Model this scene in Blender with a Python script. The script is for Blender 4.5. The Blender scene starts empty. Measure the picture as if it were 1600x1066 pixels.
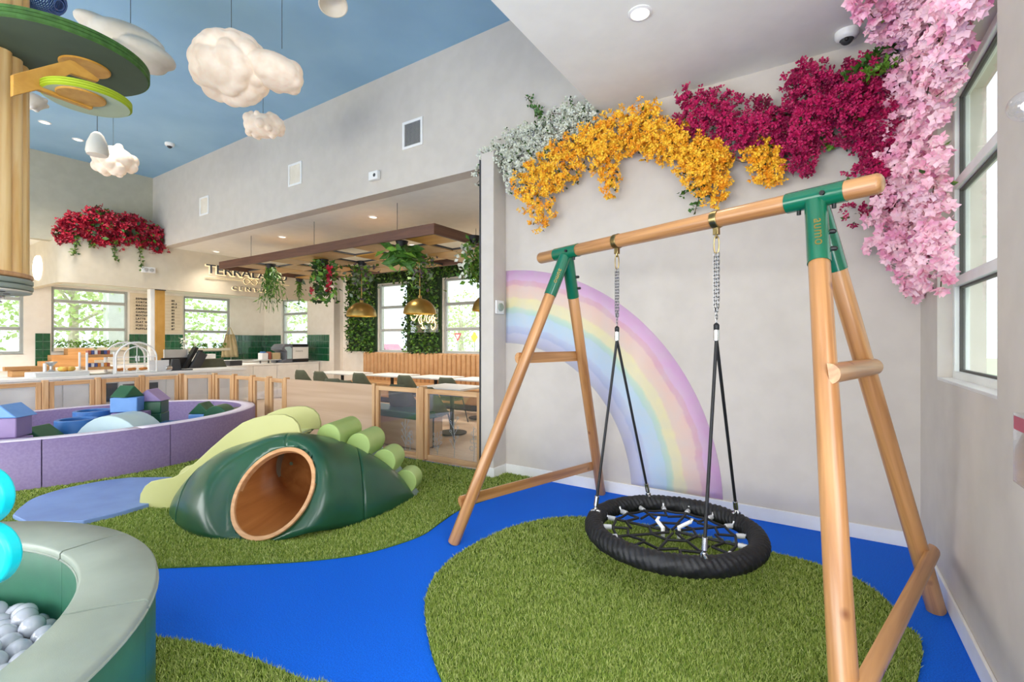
import bpy, bmesh, math, random
import numpy as np
from mathutils import Vector, Matrix
random.seed(7); NR = np.random.default_rng(11)
SC = bpy.context.scene; COL = SC.collection
PI = math.pi; R_ = math.radians
# ------------------------------------------------------------------ camera, world, light
FPX, CX, CY, HC = 738.0, 800.0, 532.0, 1.5
TH = math.atan(480/738.0)
FW = Vector((-math.sin(TH), math.cos(TH), 0)); RT = Vector((math.cos(TH), math.sin(TH), 0)); UP = Vector((0,0,1)); CAM = Vector((0,0,HC))
cam = bpy.data.cameras.new('camera'); camo = bpy.data.objects.new('camera', cam); COL.objects.link(camo)
camo.location = CAM; camo.rotation_euler = (PI/2, 0, TH)
cam.sensor_width = 36; cam.lens = 36*FPX/1600; cam.shift_y = -(533-CY)/1600; cam.clip_start = .05; cam.clip_end = 200
SC.camera = camo
SC.view_settings.view_transform = 'Standard'; SC.view_settings.look = 'None'
SC.view_settings.exposure = -0.42; SC.view_settings.gamma = 1.0
try: SC.view_settings.use_curve_mapping = False
except Exception: pass
SC.cycles.max_bounces = 9; SC.cycles.diffuse_bounces = 5; SC.cycles.glossy_bounces = 4; SC.cycles.transmission_bounces = 6
SC.cycles.transparent_max_bounces = 14; SC.cycles.sample_clamp_indirect = 6; SC.cycles.caustics_reflective = False; SC.cycles.caustics_refractive = False
world = bpy.data.worlds.new('sky'); SC.world = world; world.use_nodes = True
_b = world.node_tree.nodes['Background']; _b.inputs[0].default_value = (.86,.94,1,1); _b.inputs[1].default_value = 2.7
def area(name, loc, rot, sx, sy, e, col=(1,1,1), portal=False):
    l = bpy.data.lights.new(name, 'AREA'); l.shape = 'RECTANGLE'; l.size = sx; l.size_y = sy; l.energy = e; l.color = col
    if portal: l.cycles.is_portal = True
    o = bpy.data.objects.new(name, l); COL.objects.link(o); o.location = loc; o.rotation_euler = rot; return o
# area lamps added as daylight from unseen windows behind and beside the camera
area('front_fill_left', (-8.6,-3.85,1.6), (PI/2,0,0), 6.0, 2.7, 430, (1,.99,.97))
area('front_fill_right', (-2.2,-3.85,1.5), (PI/2,0,0), 4.4, 2.5, 400, (1,.99,.97))
area('side_fill', (.56,-1.9,2.0), (PI/2,0,PI/2), 2.4, 1.8, 80, (.98,.99,1))
area('near_fill', (.57,1.0,1.95), (PI/2,0,PI/2), 1.7, 1.9, 75, (.98,.99,1))  # added close by to brighten the white ceiling
area('daylight_cafe', (-6.4,8.45,2.1), (PI/2,0,PI), 6.5, 1.6, 1, (1,1,1), True)
area('daylight_bar', (-14.65,5.2,2.0), (PI/2,0,-PI/2), 8, 1.4, 1, (1,1,1), True)
area('daylight_window', (.70,3.28,2.1), (PI/2,0,PI/2), 1.1, 1.7, 1, (1,1,1), True)
su=bpy.data.lights.new('sun','SUN'); su.energy=3.2; su.angle=R_(3); suo=bpy.data.objects.new('sun',su); COL.objects.link(suo); suo.rotation_euler=(R_(32),R_(6),0)
def spot(name, loc, e, col=(1,.9,.78), ang=120):
    l = bpy.data.lights.new(name, 'SPOT'); l.energy = e; l.color = col; l.spot_size = R_(ang); l.spot_blend = .8; l.shadow_soft_size = .2
    o = bpy.data.objects.new(name, l); COL.objects.link(o); o.location = loc; return o
# ------------------------------------------------------------------ pixel -> point helpers (only used to read positions off the photograph)
def ray(px,py): return FW + RT*((px-CX)/FPX) + UP*((CY-py)/FPX)
def atx(v,px,py): d = ray(px,py); return CAM + d*((v-CAM.x)/d.x)
def aty(v,px,py): d = ray(px,py); return CAM + d*((v-CAM.y)/d.y)
def atz(v,px,py): d = ray(px,py); return CAM + d*((v-CAM.z)/d.z)
def att(t,px,py): return CAM + ray(px,py)*t
def wd(px,t): return px*t/FPX
# ------------------------------------------------------------------ materials
def lin(c):
    if isinstance(c, str): c = tuple(int(c[i:i+2],16)/255 for i in (0,2,4))
    return tuple((x/12.92 if x <= .04045 else ((x+.055)/1.055)**2.4) for x in c[:3])+(1,)
MATS = {}
def newmat(name):
    m = bpy.data.materials.new(name); m.use_nodes = True; MATS[name] = m
    return m, m.node_tree, m.node_tree.nodes, m.node_tree.links, m.node_tree.nodes['Principled BSDF']
def mat(name, c1, c2=None, rough=.55, metal=0, scale=6, bump=0, bscale=60, coat=0, emit=None, es=0, coords='Object', detail=3, spec=.5, stretch=(1,1,1), contrast=(.35,.65)):
    m, nt, N, L, b = newmat(name)
    b.inputs['Roughness'].default_value = rough; b.inputs['Metallic'].default_value = metal
    b.inputs['Specular IOR Level'].default_value = spec
    if coat: b.inputs['Coat Weight'].default_value = coat; b.inputs['Coat Roughness'].default_value = .12
    tc = N.new('ShaderNodeTexCoord'); mp = N.new('ShaderNodeMapping'); L.new(tc.outputs[coords], mp.inputs[0]); mp.inputs['Scale'].default_value = stretch
    n = N.new('ShaderNodeTexNoise'); n.inputs['Scale'].default_value = scale; n.inputs['Detail'].default_value = detail; L.new(mp.outputs[0], n.inputs['Vector'])
    r = N.new('ShaderNodeValToRGB'); L.new(n.outputs['Fac'], r.inputs[0])
    c1l = lin(c1); c2l = lin(c2) if c2 else tuple(min(1,x*.93) for x in c1l[:3])+(1,)
    r.color_ramp.elements[0].position, r.color_ramp.elements[1].position = contrast
    r.color_ramp.elements[0].color = c2l; r.color_ramp.elements[1].color = c1l
    L.new(r.outputs[0], b.inputs['Base Color'])
    if bump:
        n2 = N.new('ShaderNodeTexNoise'); n2.inputs['Scale'].default_value = bscale; n2.inputs['Detail'].default_value = 4; L.new(mp.outputs[0], n2.inputs['Vector'])
        bp = N.new('ShaderNodeBump'); bp.inputs['Strength'].default_value = bump; bp.inputs['Distance'].default_value = .01
        L.new(n2.outputs['Fac'], bp.inputs['Height']); L.new(bp.outputs[0], b.inputs['Normal'])
    if emit: b.inputs['Emission Color'].default_value = lin(emit); b.inputs['Emission Strength'].default_value = es
    return m
def woodmat(name, light, dark, rough=.45, grain=26, knots=.5, kcol='6a3a18', coat=.1, along=.06, kscale=3.0):
    m, nt, N, L, b = newmat(name); b.inputs['Roughness'].default_value = rough; b.inputs['Coat Weight'].default_value = coat; b.inputs['Coat Roughness'].default_value = .2
    at = N.new('ShaderNodeAttribute'); at.attribute_name = 'tc'
    oi = N.new('ShaderNodeObjectInfo'); off = N.new('ShaderNodeVectorMath'); off.operation = 'MULTIPLY_ADD'
    cmb = N.new('ShaderNodeCombineXYZ'); 
    for i in range(3): L.new(oi.outputs['Random'], cmb.inputs[i])
    off.inputs[1].default_value = (7.3,5.1,9.7); L.new(cmb.outputs[0], off.inputs[0]); L.new(at.outputs['Vector'], off.inputs[2])
    mp = N.new('ShaderNodeMapping'); mp.inputs['Scale'].default_value = (1,1,along); L.new(off.outputs[0], mp.inputs[0])
    n = N.new('ShaderNodeTexNoise'); n.inputs['Scale'].default_value = grain; n.inputs['Detail'].default_value = 5; n.inputs['Distortion'].default_value = .6; L.new(mp.outputs[0], n.inputs['Vector'])
    r = N.new('ShaderNodeValToRGB'); L.new(n.outputs['Fac'], r.inputs[0]); r.color_ramp.elements[0].position = .36; r.color_ramp.elements[1].position = .62
    r.color_ramp.elements[0].color = lin(dark); r.color_ramp.elements[1].color = lin(light)
    out = r.outputs[0]
    if knots:
        mp2 = N.new('ShaderNodeMapping'); mp2.inputs['Scale'].default_value = (1,1,.9); L.new(off.outputs[0], mp2.inputs[0])
        v = N.new('ShaderNodeTexVoronoi'); v.inputs['Scale'].default_value = kscale; L.new(mp2.outputs[0], v.inputs['Vector'])
        r2 = N.new('ShaderNodeValToRGB'); L.new(v.outputs['Distance'], r2.inputs[0]); r2.color_ramp.elements[0].position = .0; r2.color_ramp.elements[1].position = .085*knots*2
        r2.color_ramp.elements[0].color = (1,1,1,1); r2.color_ramp.elements[1].color = (0,0,0,1)
        mx = N.new('ShaderNodeMix'); mx.data_type = 'RGBA'; L.new(r2.outputs[0], mx.inputs[0]); L.new(out, mx.inputs[6]); mx.inputs[7].default_value = lin(kcol); out = mx.outputs[2]
    L.new(out, b.inputs['Base Color'])
    bp = N.new('ShaderNodeBump'); bp.inputs['Strength'].default_value = .08; bp.inputs['Distance'].default_value = .004; L.new(n.outputs['Fac'], bp.inputs['Height']); L.new(bp.outputs[0], b.inputs['Normal'])
    return m
def glassmat(name, tint=(1,1,1), gl=.07, rough=.02, body=0.0, bodycol=(.9,.95,1)):
    m, nt, N, L, b = newmat(name); N.remove(b); o = N['Material Output']
    t = N.new('ShaderNodeBsdfTransparent'); t.inputs[0].default_value = (*tint,1); g = N.new('ShaderNodeBsdfGlossy'); g.inputs['Roughness'].default_value = rough
    fr = N.new('ShaderNodeLayerWeight'); fr.inputs[0].default_value = .25
    ma = N.new('ShaderNodeMath'); ma.operation = 'MULTIPLY_ADD'; L.new(fr.outputs['Facing'], ma.inputs[0]); ma.inputs[1].default_value = .35; ma.inputs[2].default_value = gl
    mx = N.new('ShaderNodeMixShader'); L.new(ma.outputs[0], mx.inputs[0]); L.new(t.outputs[0], mx.inputs[1]); L.new(g.outputs[0], mx.inputs[2]); out = mx
    if body:
        d = N.new('ShaderNodeBsdfDiffuse'); d.inputs[0].default_value = (*bodycol,1); m2 = N.new('ShaderNodeMixShader'); m2.inputs[0].default_value = body
        L.new(mx.outputs[0], m2.inputs[1]); L.new(d.outputs[0], m2.inputs[2]); out = m2
    L.new(out.outputs[0], o.inputs[0]); return m
def emat(name, col, s):
    m, nt, N, L, b = newmat(name); b.inputs['Base Color'].default_value = lin(col); b.inputs['Emission Color'].default_value = lin(col); b.inputs['Emission Strength'].default_value = s; return m
# ------------------------------------------------------------------ geometry collector
class G:
    def __init__(s): s.v=[]; s.f=[]; s.t=[]
    def add(s, vs, fs, ts=None):
        k=len(s.v); vs=[Vector(p) for p in vs]; s.v+=vs; s.f+=[tuple(i+k for i in f) for f in fs]; s.t+=[Vector(p) for p in (ts or vs)]; return s
    def obox(s, c, ax, hs):
        c=Vector(c); ax=[Vector(a).normalized() for a in ax]; k=max(range(3), key=lambda i:hs[i]); o=[i for i in range(3) if i!=k]
        vs=[];ts=[]
        for i in (-1,1):
            for j in (-1,1):
                for l in (-1,1):
                    q=(i*hs[0],j*hs[1],l*hs[2]); vs.append(c+ax[0]*q[0]+ax[1]*q[1]+ax[2]*q[2]); ts.append((q[o[0]]+c.x*3,q[o[1]]+c.y*3,q[k]+c.z))
        return s.add(vs,[(0,1,3,2),(4,6,7,5),(0,4,5,1),(2,3,7,6),(0,2,6,4),(1,5,7,3)],ts)
    def box(s, x0,x1,y0,y1,z0,z1): return s.obox(((x0+x1)/2,(y0+y1)/2,(z0+z1)/2),((1,0,0),(0,1,0),(0,0,1)),(abs(x1-x0)/2,abs(y1-y0)/2,abs(z1-z0)/2))
    def beam(s, a, b, w, h, up=(0,0,1)):
        a=Vector(a); b=Vector(b); d=(b-a); l=d.length; d.normalize(); u=Vector(up); x=d.cross(u)
        if x.length<1e-4: x=d.cross(Vector((0,1,0)))
        x.normalize(); u=x.cross(d); return s.obox((a+b)/2,(x,u,d),(w/2,h/2,l/2))
    def tube(s, pts, r, n=12, caps=True, closed=False):
        pts=[Vector(p) for p in pts]; m=len(pts); rr=r if hasattr(r,'__len__') else [r]*m
        k=len(s.v); ref=None; L=0
        for i,p in enumerate(pts):
            if closed: d=pts[(i+1)%m]-pts[i-1]
            else: d=(pts[min(i+1,m-1)]-pts[max(i-1,0)])
            d.normalize()
            if ref is None:
                ref=d.orthogonal().normalized()
            else:
                ref=ref-d*ref.dot(d); ref.normalize()
            bi=d.cross(ref)
            if i: L+=(pts[i]-pts[i-1]).length
            for j in range(n):
                a=2*PI*j/n; s.v.append(p+(ref*math.cos(a)+bi*math.sin(a))*rr[i]); s.t.append(Vector((math.cos(a)*rr[i],math.sin(a)*rr[i],L)))
        for i in range(m if closed else m-1):
            for j in range(n):
                a=k+i*n+j; b=k+i*n+(j+1)%n; c=k+((i+1)%m)*n+(j+1)%n; d=k+((i+1)%m)*n+j; s.f.append((a,b,c,d))
        if caps and not closed: s.f.append(tuple(k+j for j in reversed(range(n)))); s.f.append(tuple(k+(m-1)*n+j for j in range(n)))
        return s
    def cyl(s,a,b,r,n=16,r2=None): return s.tube([a,b],[r,r if r2 is None else r2],n)
    def log(s,a,b,r,n=20,rd=.012):   # rounded-end pole
        a=Vector(a);b=Vector(b);d=(b-a).normalized(); return s.tube([a,a+d*rd*.4,a+d*rd,a+(b-a)*.33,a+(b-a)*.66,b-d*rd,b-d*rd*.4,b],[r-rd,r-rd*.35,r,r,r,r,r-rd*.35,r-rd],n)
    def prism(s, poly, o, ax, ay, az, h):
        o=Vector(o);ax=Vector(ax);ay=Vector(ay);az=Vector(az); n=len(poly)
        vs=[o+ax*p[0]+ay*p[1] for p in poly]+[o+ax*p[0]+ay*p[1]+az*h for p in poly]
        fs=[tuple(reversed(range(n))),tuple(range(n,2*n))]+[(i,(i+1)%n,n+(i+1)%n,n+i) for i in range(n)]
        return s.add(vs,fs)
    def ball(s,c,r,nu=12,nv=8,sc=(1,1,1)):
        c=Vector(c); vs=[c+Vector((0,0,r*sc[2]))]
        for i in range(1,nv):
            t=PI*i/nv
            for j in range(nu): a=2*PI*j/nu; vs.append(c+Vector((r*sc[0]*math.sin(t)*math.cos(a),r*sc[1]*math.sin(t)*math.sin(a),r*sc[2]*math.cos(t))))
        vs.append(c-Vector((0,0,r*sc[2]))); e=len(vs)-1; fs=[]
        for j in range(nu): fs.append((0,1+j,1+(j+1)%nu)); fs.append((e,e-nu+(j+1)%nu,e-nu+j))
        for i in range(nv-2):
            for j in range(nu): a=1+i*nu+j;b=1+i*nu+(j+1)%nu; fs.append((a,a+nu,b+nu,b))
        return s.add(vs,fs)
    def lathe(s,prof,o=(0,0,0),ax=(0,0,1),n=24,a0=0,a1=2*PI):
        o=Vector(o);z=Vector(ax).normalized();x=z.orthogonal().normalized();y=z.cross(x); full=abs(a1-a0-2*PI)<1e-6; m=n if full else n+1; vs=[]
        for r,h in prof:
            for j in range(m): a=a0+(a1-a0)*j/n; vs.append(o+z*h+(x*math.cos(a)+y*math.sin(a))*r)
        fs=[]
        for i in range(len(prof)-1):
            for j in range(n if full else n): a=i*m+j;b=i*m+(j+1)%m; fs.append((a,b,b+m,a+m))
        return s.add(vs,fs)
    def grid(s,rows,close=False):
        n=len(rows[0]); vs=[p for r in rows for p in r]; fs=[]
        for i in range(len(rows)-1):
            for j in range(n-1 if not close else n): a=i*n+j;b=i*n+(j+1)%n; fs.append((a,b,b+n,a+n))
        return s.add(vs,fs)
def mkobj(name, g, m, parent=None, sharp=35, bevel=0, seg=2, recalc=True, **tags):
    me=bpy.data.meshes.new(name); me.from_pydata([tuple(v) for v in g.v],[],g.f)
    if recalc:
        bm=bmesh.new(); bm.from_mesh(me); bmesh.ops.recalc_face_normals(bm,faces=bm.faces); bm.to_mesh(me); bm.free()
    at=me.attributes.new('tc','FLOAT_VECTOR','POINT'); at.data.foreach_set('vector',np.array([c for t in g.t for c in t],dtype=np.float32))
    me.shade_smooth(); me.set_sharp_from_angle(angle=R_(sharp))
    me.materials.append(MATS[m] if isinstance(m,str) else m)
    o=bpy.data.objects.new(name,me); COL.objects.link(o)
    if bevel:
        b=o.modifiers.new('bevel','BEVEL'); b.width=bevel; b.segments=seg; b.limit_method='ANGLE'; b.angle_limit=R_(40)
        b.harden_normals=False
    if parent: par(o,parent)
    for k,v in tags.items(): o[{'cat':'category'}.get(k,k)]=v
    return o
def par(o,p):
    o.parent=p
    M=Matrix.Translation(p.location) if p.type=='EMPTY' else Matrix.Identity(4)
    if p.type=='EMPTY': o.matrix_parent_inverse=M.inverted()
def thing(name,label,cat,loc=(0,0,0),group=None,kind=None):
    o=bpy.data.objects.new(name,None); COL.objects.link(o); o.location=loc; o.empty_display_size=.1
    if label: o['label']=label
    if cat: o['category']=cat
    if group: o['group']=group
    if kind: o['kind']=kind
    return o
def one(name,g,m,label,cat,group=None,**k):
    o=mkobj(name,g,m,**k); o['label']=label; o['category']=cat
    if group: o['group']=group
    return o
def struct(name,g,m,**k):
    o=mkobj(name,g,m,**k)
    if not k.get('parent'): o['kind']='structure'
    return o
def copytree(o,loc,rotz=0,label=None,group=None,scale=None):
    c=o.copy(); COL.objects.link(c); c.location=loc; c.rotation_euler=(0,0,rotz)
    if scale: c.scale=(scale,)*3
    if label: c['label']=label
    if group: c['group']=group
    def kids(a,b):
        for ch in [x for x in KID.get(a.name,[])]:
            d=ch.copy(); COL.objects.link(d); d.parent=b; kids(ch,d)
    kids(o,c); return c
KID={}
def reg(root):
    for ch in list(bpy.data.objects):
        if ch.parent is not None: KID.setdefault(ch.parent.name,[])
    KID.clear()
    for ch in bpy.data.objects:
        if ch.parent is not None: KID.setdefault(ch.parent.name,[]).append(ch)
def text(name, s, size, m, M4, depth=.002, parent=None, align='LEFT', space=1.0, off=0, **tags):
    c=bpy.data.curves.new('t','FONT'); c.body=s; c.size=size; c.extrude=depth; c.align_x=align; c.space_character=space; c.offset=off
    o=bpy.data.objects.new('t',c); COL.objects.link(o); dg=bpy.context.evaluated_depsgraph_get(); me=bpy.data.meshes.new_from_object(o.evaluated_get(dg))
    bpy.data.objects.remove(o); me.name=name; me.transform(M4); me.materials.clear(); me.materials.append(MATS[m]); r=bpy.data.objects.new(name,me); COL.objects.link(r)
    if parent: par(r,parent)
    for k,v in tags.items(): r[{'cat':'category'}.get(k,k)]=v
    return r
def frame(o,x,y):
    x=Vector(x).normalized(); y=Vector(y).normalized(); z=x.cross(y); M=Matrix((x,y,z)).transposed().to_4x4(); M.translation=Vector(o); return M
def smooth(pts,k=6,closed=True):
    n=len(pts); P=[Vector(p) for p in pts]; out=[]
    for i in range(n if closed else n-1):
        a=P[(i-1)%n] if closed or i>0 else P[0]; b=P[i]; c=P[(i+1)%n]; d=P[(i+2)%n] if closed or i+2<n else P[-1]
        for j in range(k):
            t=j/k; out.append(.5*((2*b)+(c-a)*t+(2*a-5*b+4*c-d)*t*t+(3*b-a-3*c+d)*t**3))
    if not closed: out.append(P[-1])
    return out
def inpoly(pts,poly):
    x,y=pts[:,0],pts[:,1]; ins=np.zeros(len(pts),bool); n=len(poly)
    for i in range(n):
        x1,y1=poly[i][0],poly[i][1]; x2,y2=poly[(i+1)%n][0],poly[(i+1)%n][1]
        if y1==y2: continue
        c=((y1>y)!=(y2>y))&(x<(x2-x1)*(y-y1)/(y2-y1)+x1); ins^=c
    return ins
# ------------------------------------------------------------------ material library
mat('wall_paint','d0c8bf','cbc3ba',rough=.6,bump=.03,bscale=180,spec=.3)
mat('wall_grey','c6c0ba','c0bab4',rough=.6,bump=.03,bscale=180,spec=.3)
mat('wall_sage','bdb9a6','b6b29f',rough=.65,bump=.03,bscale=180,spec=.3)
mat('wall_cream','dccdb2','d5c6ab',rough=.6,bump=.02,bscale=180,spec=.3)
mat('wall_warm','f4ede3','efe7dc',rough=.6,spec=.3)
mat('bulkhead_tan','d6cbb6','d0c5b0',rough=.6,spec=.3)
mat('ceiling_white','f4f2ea','f0eee6',rough=.7,spec=.2)
mat('ceiling_blue','9cc2dd','92b9d6',rough=.7,spec=.2,scale=1.2)
mat('trim_white','f1f1ef','eceae8',rough=.4)
mat('plain_white','f2f1ee',rough=.45)
mat('blue_rubber','0a74f2','0558d0',rough=.75,bump=.6,bscale=300,scale=170,detail=2,spec=.2,contrast=(.3,.7))
mat('turf_base','67803a','516b28',rough=.95,scale=60,spec=.05)
mat('cafe_floor','e3cdb4','d8bd9f',rough=.35,scale=3,stretch=(1,8,1))
woodmat('pine_orange','c9945f','a06d3f',rough=.36,grain=22,knots=.75,kcol='6a3310',coat=.35,along=.045,kscale=5.5)
woodmat('pine_pale','e3c59a','cfa873',rough=.4,grain=30,knots=.3,coat=.2)
woodmat('pine_yellow','f0cf94','e2b26a',rough=.5,grain=16,knots=.55,kcol='a5662a',coat=0,kscale=2.2)
woodmat('fence_wood','d7ae80','bf8f5e',rough=.5,grain=22,knots=.4,kcol='7d4a25',coat=0,kscale=3)
woodmat('plywood','ccae92','bf9f82',rough=.55,grain=7,knots=.2,coat=0,kscale=1.5)
woodmat('honey_ply','c9953f','b8822f',rough=.45,grain=10,knots=0,coat=.1)
woodmat('tunnel_wood','b87b44','9c6030',rough=.3,grain=7,knots=0,coat=.4)
woodmat('rim_wood','d2a172','c08c5b',rough=.45,grain=20,knots=0,coat=.1)
woodmat('dark_slat','6b4634','57372a',rough=.5,grain=24,knots=0,coat=.1)
woodmat('crate_wood','c99760','b5814a',rough=.6,grain=14,knots=.3,coat=0)
mat('connector_green','0d6b4c','0b6145',rough=.22,coat=.5,scale=2)
mat('gold','b59a52','8d763a',rough=.35,metal=1)
mat('ferrule_white','dfe0e2',rough=.3,metal=.25)
mat('pit_green','2c6a50','27604a',rough=.42,bump=.06,bscale=240)
mat('chain_steel','9a9a9c',rough=.3,metal=1)
mat('chrome','d5d5d5',rough=.18,metal=1)
mat('zinc_gold','b5a070','8f7d50',rough=.3,metal=1,scale=20)
mat('rope_black','17181c','0e0f12',rough=.55,bump=.25,bscale=90)
mat('black','141416',rough=.45)
mat('dark_grey','3c3e42',rough=.5)
mat('vinyl_green','205036','1b4830',rough=.30,coat=.25,bump=.06,bscale=240,scale=3)
mat('vinyl_green_light','5f8a72','55806a',rough=.38,bump=.08,bscale=240,scale=3)
mat('vinyl_sage','98a296','8d978b',rough=.38,bump=.08,bscale=240,scale=5)
mat('vinyl_lime','a9c274','9fba6a',rough=.38,bump=.04,bscale=200,scale=3)
mat('vinyl_greyblue','7d9390','738986',rough=.45,bump=.05,bscale=200)
mat('panel_lime','b9b97a','b3b374',rough=.4,scale=2)
mat('panel_lime_edge','e0e3a6',rough=.4)
mat('vinyl_purple','8d7ba4','83709a',rough=.5,bump=.1,bscale=260,scale=40)
mat('vinyl_purple_light','e8e0ef','ddd3e6',rough=.5,bump=.08,bscale=260,scale=20)
mat('mat_blue','7f9cd0','7590c6',rough=.5,bump=.05,bscale=200,scale=4)
mat('mat_blue_edge','5b96dc',rough=.45)
mat('foam_blue','6e9fdd','6496d6',rough=.4,bump=.04)
mat('foam_blue_deep','3a74b8','346cae',rough=.4,bump=.04)
mat('foam_green','1f5a3c','1a5236',rough=.35,bump=.05)
mat('foam_purple','9c86b4','9480ac',rough=.45,bump=.04)
mat('foam_pale','bcd3d6','aec8d2',rough=.35,scale=2.5)
mat('cyan_foam','12dadf',rough=.35)
mat('ball_clear','bdc0c9','adb1bb',rough=.14,scale=3,coat=.3)
mat('cloud_glow','e8dac9','d2c2ae',rough=.6,emit='ffdcbc',es=.36,scale=9)
mat('cloud_dim','e8dfd0','dfd4c2',rough=.7)
mat('leaf_disc_dark','3c5a35','31502c',rough=.8,scale=7,bump=.1)
mat('leaf_disc_under','4a5a48','3e4d3c',rough=.7,scale=2)
mat('leaf_disc_rim','416c29','2f5219',rough=.7,scale=20)
mat('panel_tan','c3a276','b8966a',rough=.5,scale=5)
mat('sage_leaf','8fa08a','788b74',rough=.5); mat('dusky_leaf','6f5f6e','55485a',rough=.5)
mat('lime_disc','c5cb5a','b8bf4a',rough=.7,scale=6)
mat('lime_under','b9c4a0','aeb995',rough=.7,scale=3)
mat('lime_rim','a2b418','93a512',rough=.6)
mat('slinky_blue','3a5f9e',rough=.2,coat=.5)
mat('brass','b89a5a','a88a4a',rough=.34,metal=.85,scale=3)
mat('brass_in','e2b24a',rough=.4,metal=.5)
mat('banquette','c69a6c','bb8f61',rough=.5,scale=8)
mat('chair_green','5e6350','565b49',rough=.8,scale=8)
mat('tile_green','22603f','1b5236',rough=.12,scale=14,coat=.4)
mat('grout','93a898',rough=.8)
mat('leaf_green','4c7a2a','35601d',rough=.5,scale=30)
mat('leaf_bright','7da83a','5e8d2a',rough=.5,scale=30)
mat('leaf_dark','25401c','1b3015',rough=.6,scale=30)
mat('leaf_mixed','6f8f2e','2f5420',rough=.55,scale=18,contrast=(.4,.6))
mat('stem_brown','4d3a20',rough=.8)
mat('petal_yellow','ffd23c','f09c18',rough=.6,scale=16,coords='Object',contrast=(.38,.62))
mat('petal_magenta','c4175e','860c40',rough=.55,scale=14,contrast=(.38,.62))
mat('petal_magenta_hot','d516a0','b00c70',rough=.55,scale=14)
mat('petal_pink','fdd3de','ef95ba',rough=.6,scale=12,contrast=(.35,.6))
mat('stem_leaf','8a6a20','5a4416',rough=.6); mat('dusky_pink','c9739a','a3527c',rough=.6)
mat('petal_white','eef0e4','cfd2c0',rough=.6,scale=18)
mat('petal_red','c81c3c','84122a',rough=.55,scale=10,contrast=(.38,.62))
mat('window_white','e9ece9',rough=.4)
mat('window_grey','a9adab',rough=.45)
mat('gasket','4b4a46',rough=.6)
glassmat('glass',(.97,1,.99),.03)
glassmat('acrylic',(.99,.995,1),.03,body=.02)
glassmat('clear_plastic',(.98,.98,.99),.1,body=.04)
mat('espresso_grey','6a6e78','60646e',rough=.4)
mat('steel','c9cbcc',rough=.3,metal=.6)
mat('apron','cdb88f','c2ad84',rough=.8)
mat('menu_board','e6d8c0','e0d2ba',rough=.6)
mat('menu_rail','cdbb96',rough=.6)
mat('post_ply','c4964e','b8893f',rough=.5,scale=5)
mat('paper','eceaea',rough=.6)
mat('snack_red','a35a48',rough=.6); mat('snack_blue','4d5a94',rough=.6); mat('snack_orange','d98a3c',rough=.6)
mat('fruit','c9c25a','d89a40',rough=.5,scale=9)
mat('teal','3aa6bf',rough=.5)
mat('stone_bowl','cfd0cd',rough=.6)
mat('label_red','b03a5a','98304e',rough=.4)
emat('sign_glow','ffe9b8',1.05)
emat('neon','ffe0a0',4.0)
emat('lamp_disc','fff4e2',3.0)
mat('sign_dark','3d4450',rough=.4)
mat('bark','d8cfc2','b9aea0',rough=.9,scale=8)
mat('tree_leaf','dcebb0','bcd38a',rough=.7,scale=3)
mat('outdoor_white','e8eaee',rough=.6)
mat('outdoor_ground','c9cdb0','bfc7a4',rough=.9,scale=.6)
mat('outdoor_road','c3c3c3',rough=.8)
mat('outdoor_brick','b9968a','a88478',rough=.9,scale=9)
mat('sign_yellow','f2d84a',rough=.5); mat('sign_red','d04450',rough=.5)
mat('car_pink','c98a9c',rough=.3)
mat('etched','a3adb0',rough=.6)
# ================================================================== THE SETTING
WALLY, WALLX = 4.44, .61
def wallbox(g, axis, v0, v1, a0, a1, z0, z1):
    if axis=='x': g.box(v0,v1,a0,a1,z0,z1)
    else: g.box(a0,a1,v0,v1,z0,z1)
def wall(name, axis, v0, v1, a0, a1, z0, z1, ops, m, **k):
    g=G(); cuts=sorted({a0,a1}|{o[0] for o in ops}|{o[1] for o in ops})
    for p,q in zip(cuts,cuts[1:]):
        mid=(p+q)/2; hs=sorted([(o[2],o[3]) for o in ops if o[0]<mid<o[1]]); z=z0
        for lo,hi in hs:
            if lo>z: wallbox(g,axis,v0,v1,p,q,z,lo)
            z=hi
        if z<z1: wallbox(g,axis,v0,v1,p,q,z,z1)
    return struct(name,g,m,**k)
# floors
g=G(); g.box(-15.2,.7,-4.2,8.9,-.12,-.012); struct('floor',g,'cafe_floor')
g=G()
g.add([(-9.42,-4,-.012),(.61,-4,-.012),(.61,4.44,-.012),(-2.97,4.44,-.012),(-3.2,4.38,-.012),(-8.55,4.2,-.012),(-9.42,3.6,-.012)]+[(-9.42,-4,0),(.61,-4,0),(.61,4.44,0),(-2.97,4.44,0),(-3.2,4.38,0),(-8.55,4.2,0),(-9.42,3.6,0)],
  [tuple(range(7,14)),tuple(reversed(range(7)))]+[(i,(i+1)%7,7+(i+1)%7,7+i) for i in range(7)])
struct('floor',g,'blue_rubber')
# walls of the play room
wall('wall_back','y',WALLY,WALLY+.2,-3.14,WALLX+.02,0,5.1,[],'wall_paint')
wall('wall_back','y',WALLY,WALLY+.2,-12.4,-3.1401,3.52,5.1,[],'wall_paint')
g=G(); g.box(-3.145,-2.972,4.2,4.445,0,3.57); struct('trim_1',g,'wall_paint',bevel=.006)
wall('wall_right','x',WALLX,WALLX+.22,-4,WALLY+.2,0,5.1,[(2.70,3.87,1.27,3.0),(-3.2,-.6,1.0,3.0),(.1,1.9,1.0,3.0)],'wall_paint')
wall('wall_left','x',-12.6,-12.4,-4,4.64,3.43,5.1,[],'wall_sage')
wall('wall_front','y',-4.15,-4,-15,WALLX+.2,0,5.1,[(-12,-5.2,.3,3.2),(-4.6,.2,.3,3.2)],'wall_paint')
g=G(); g.box(-12.6,-1.82,-4.15,4.64,5.1,5.2); struct('ceiling',g,'ceiling_blue')
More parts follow.
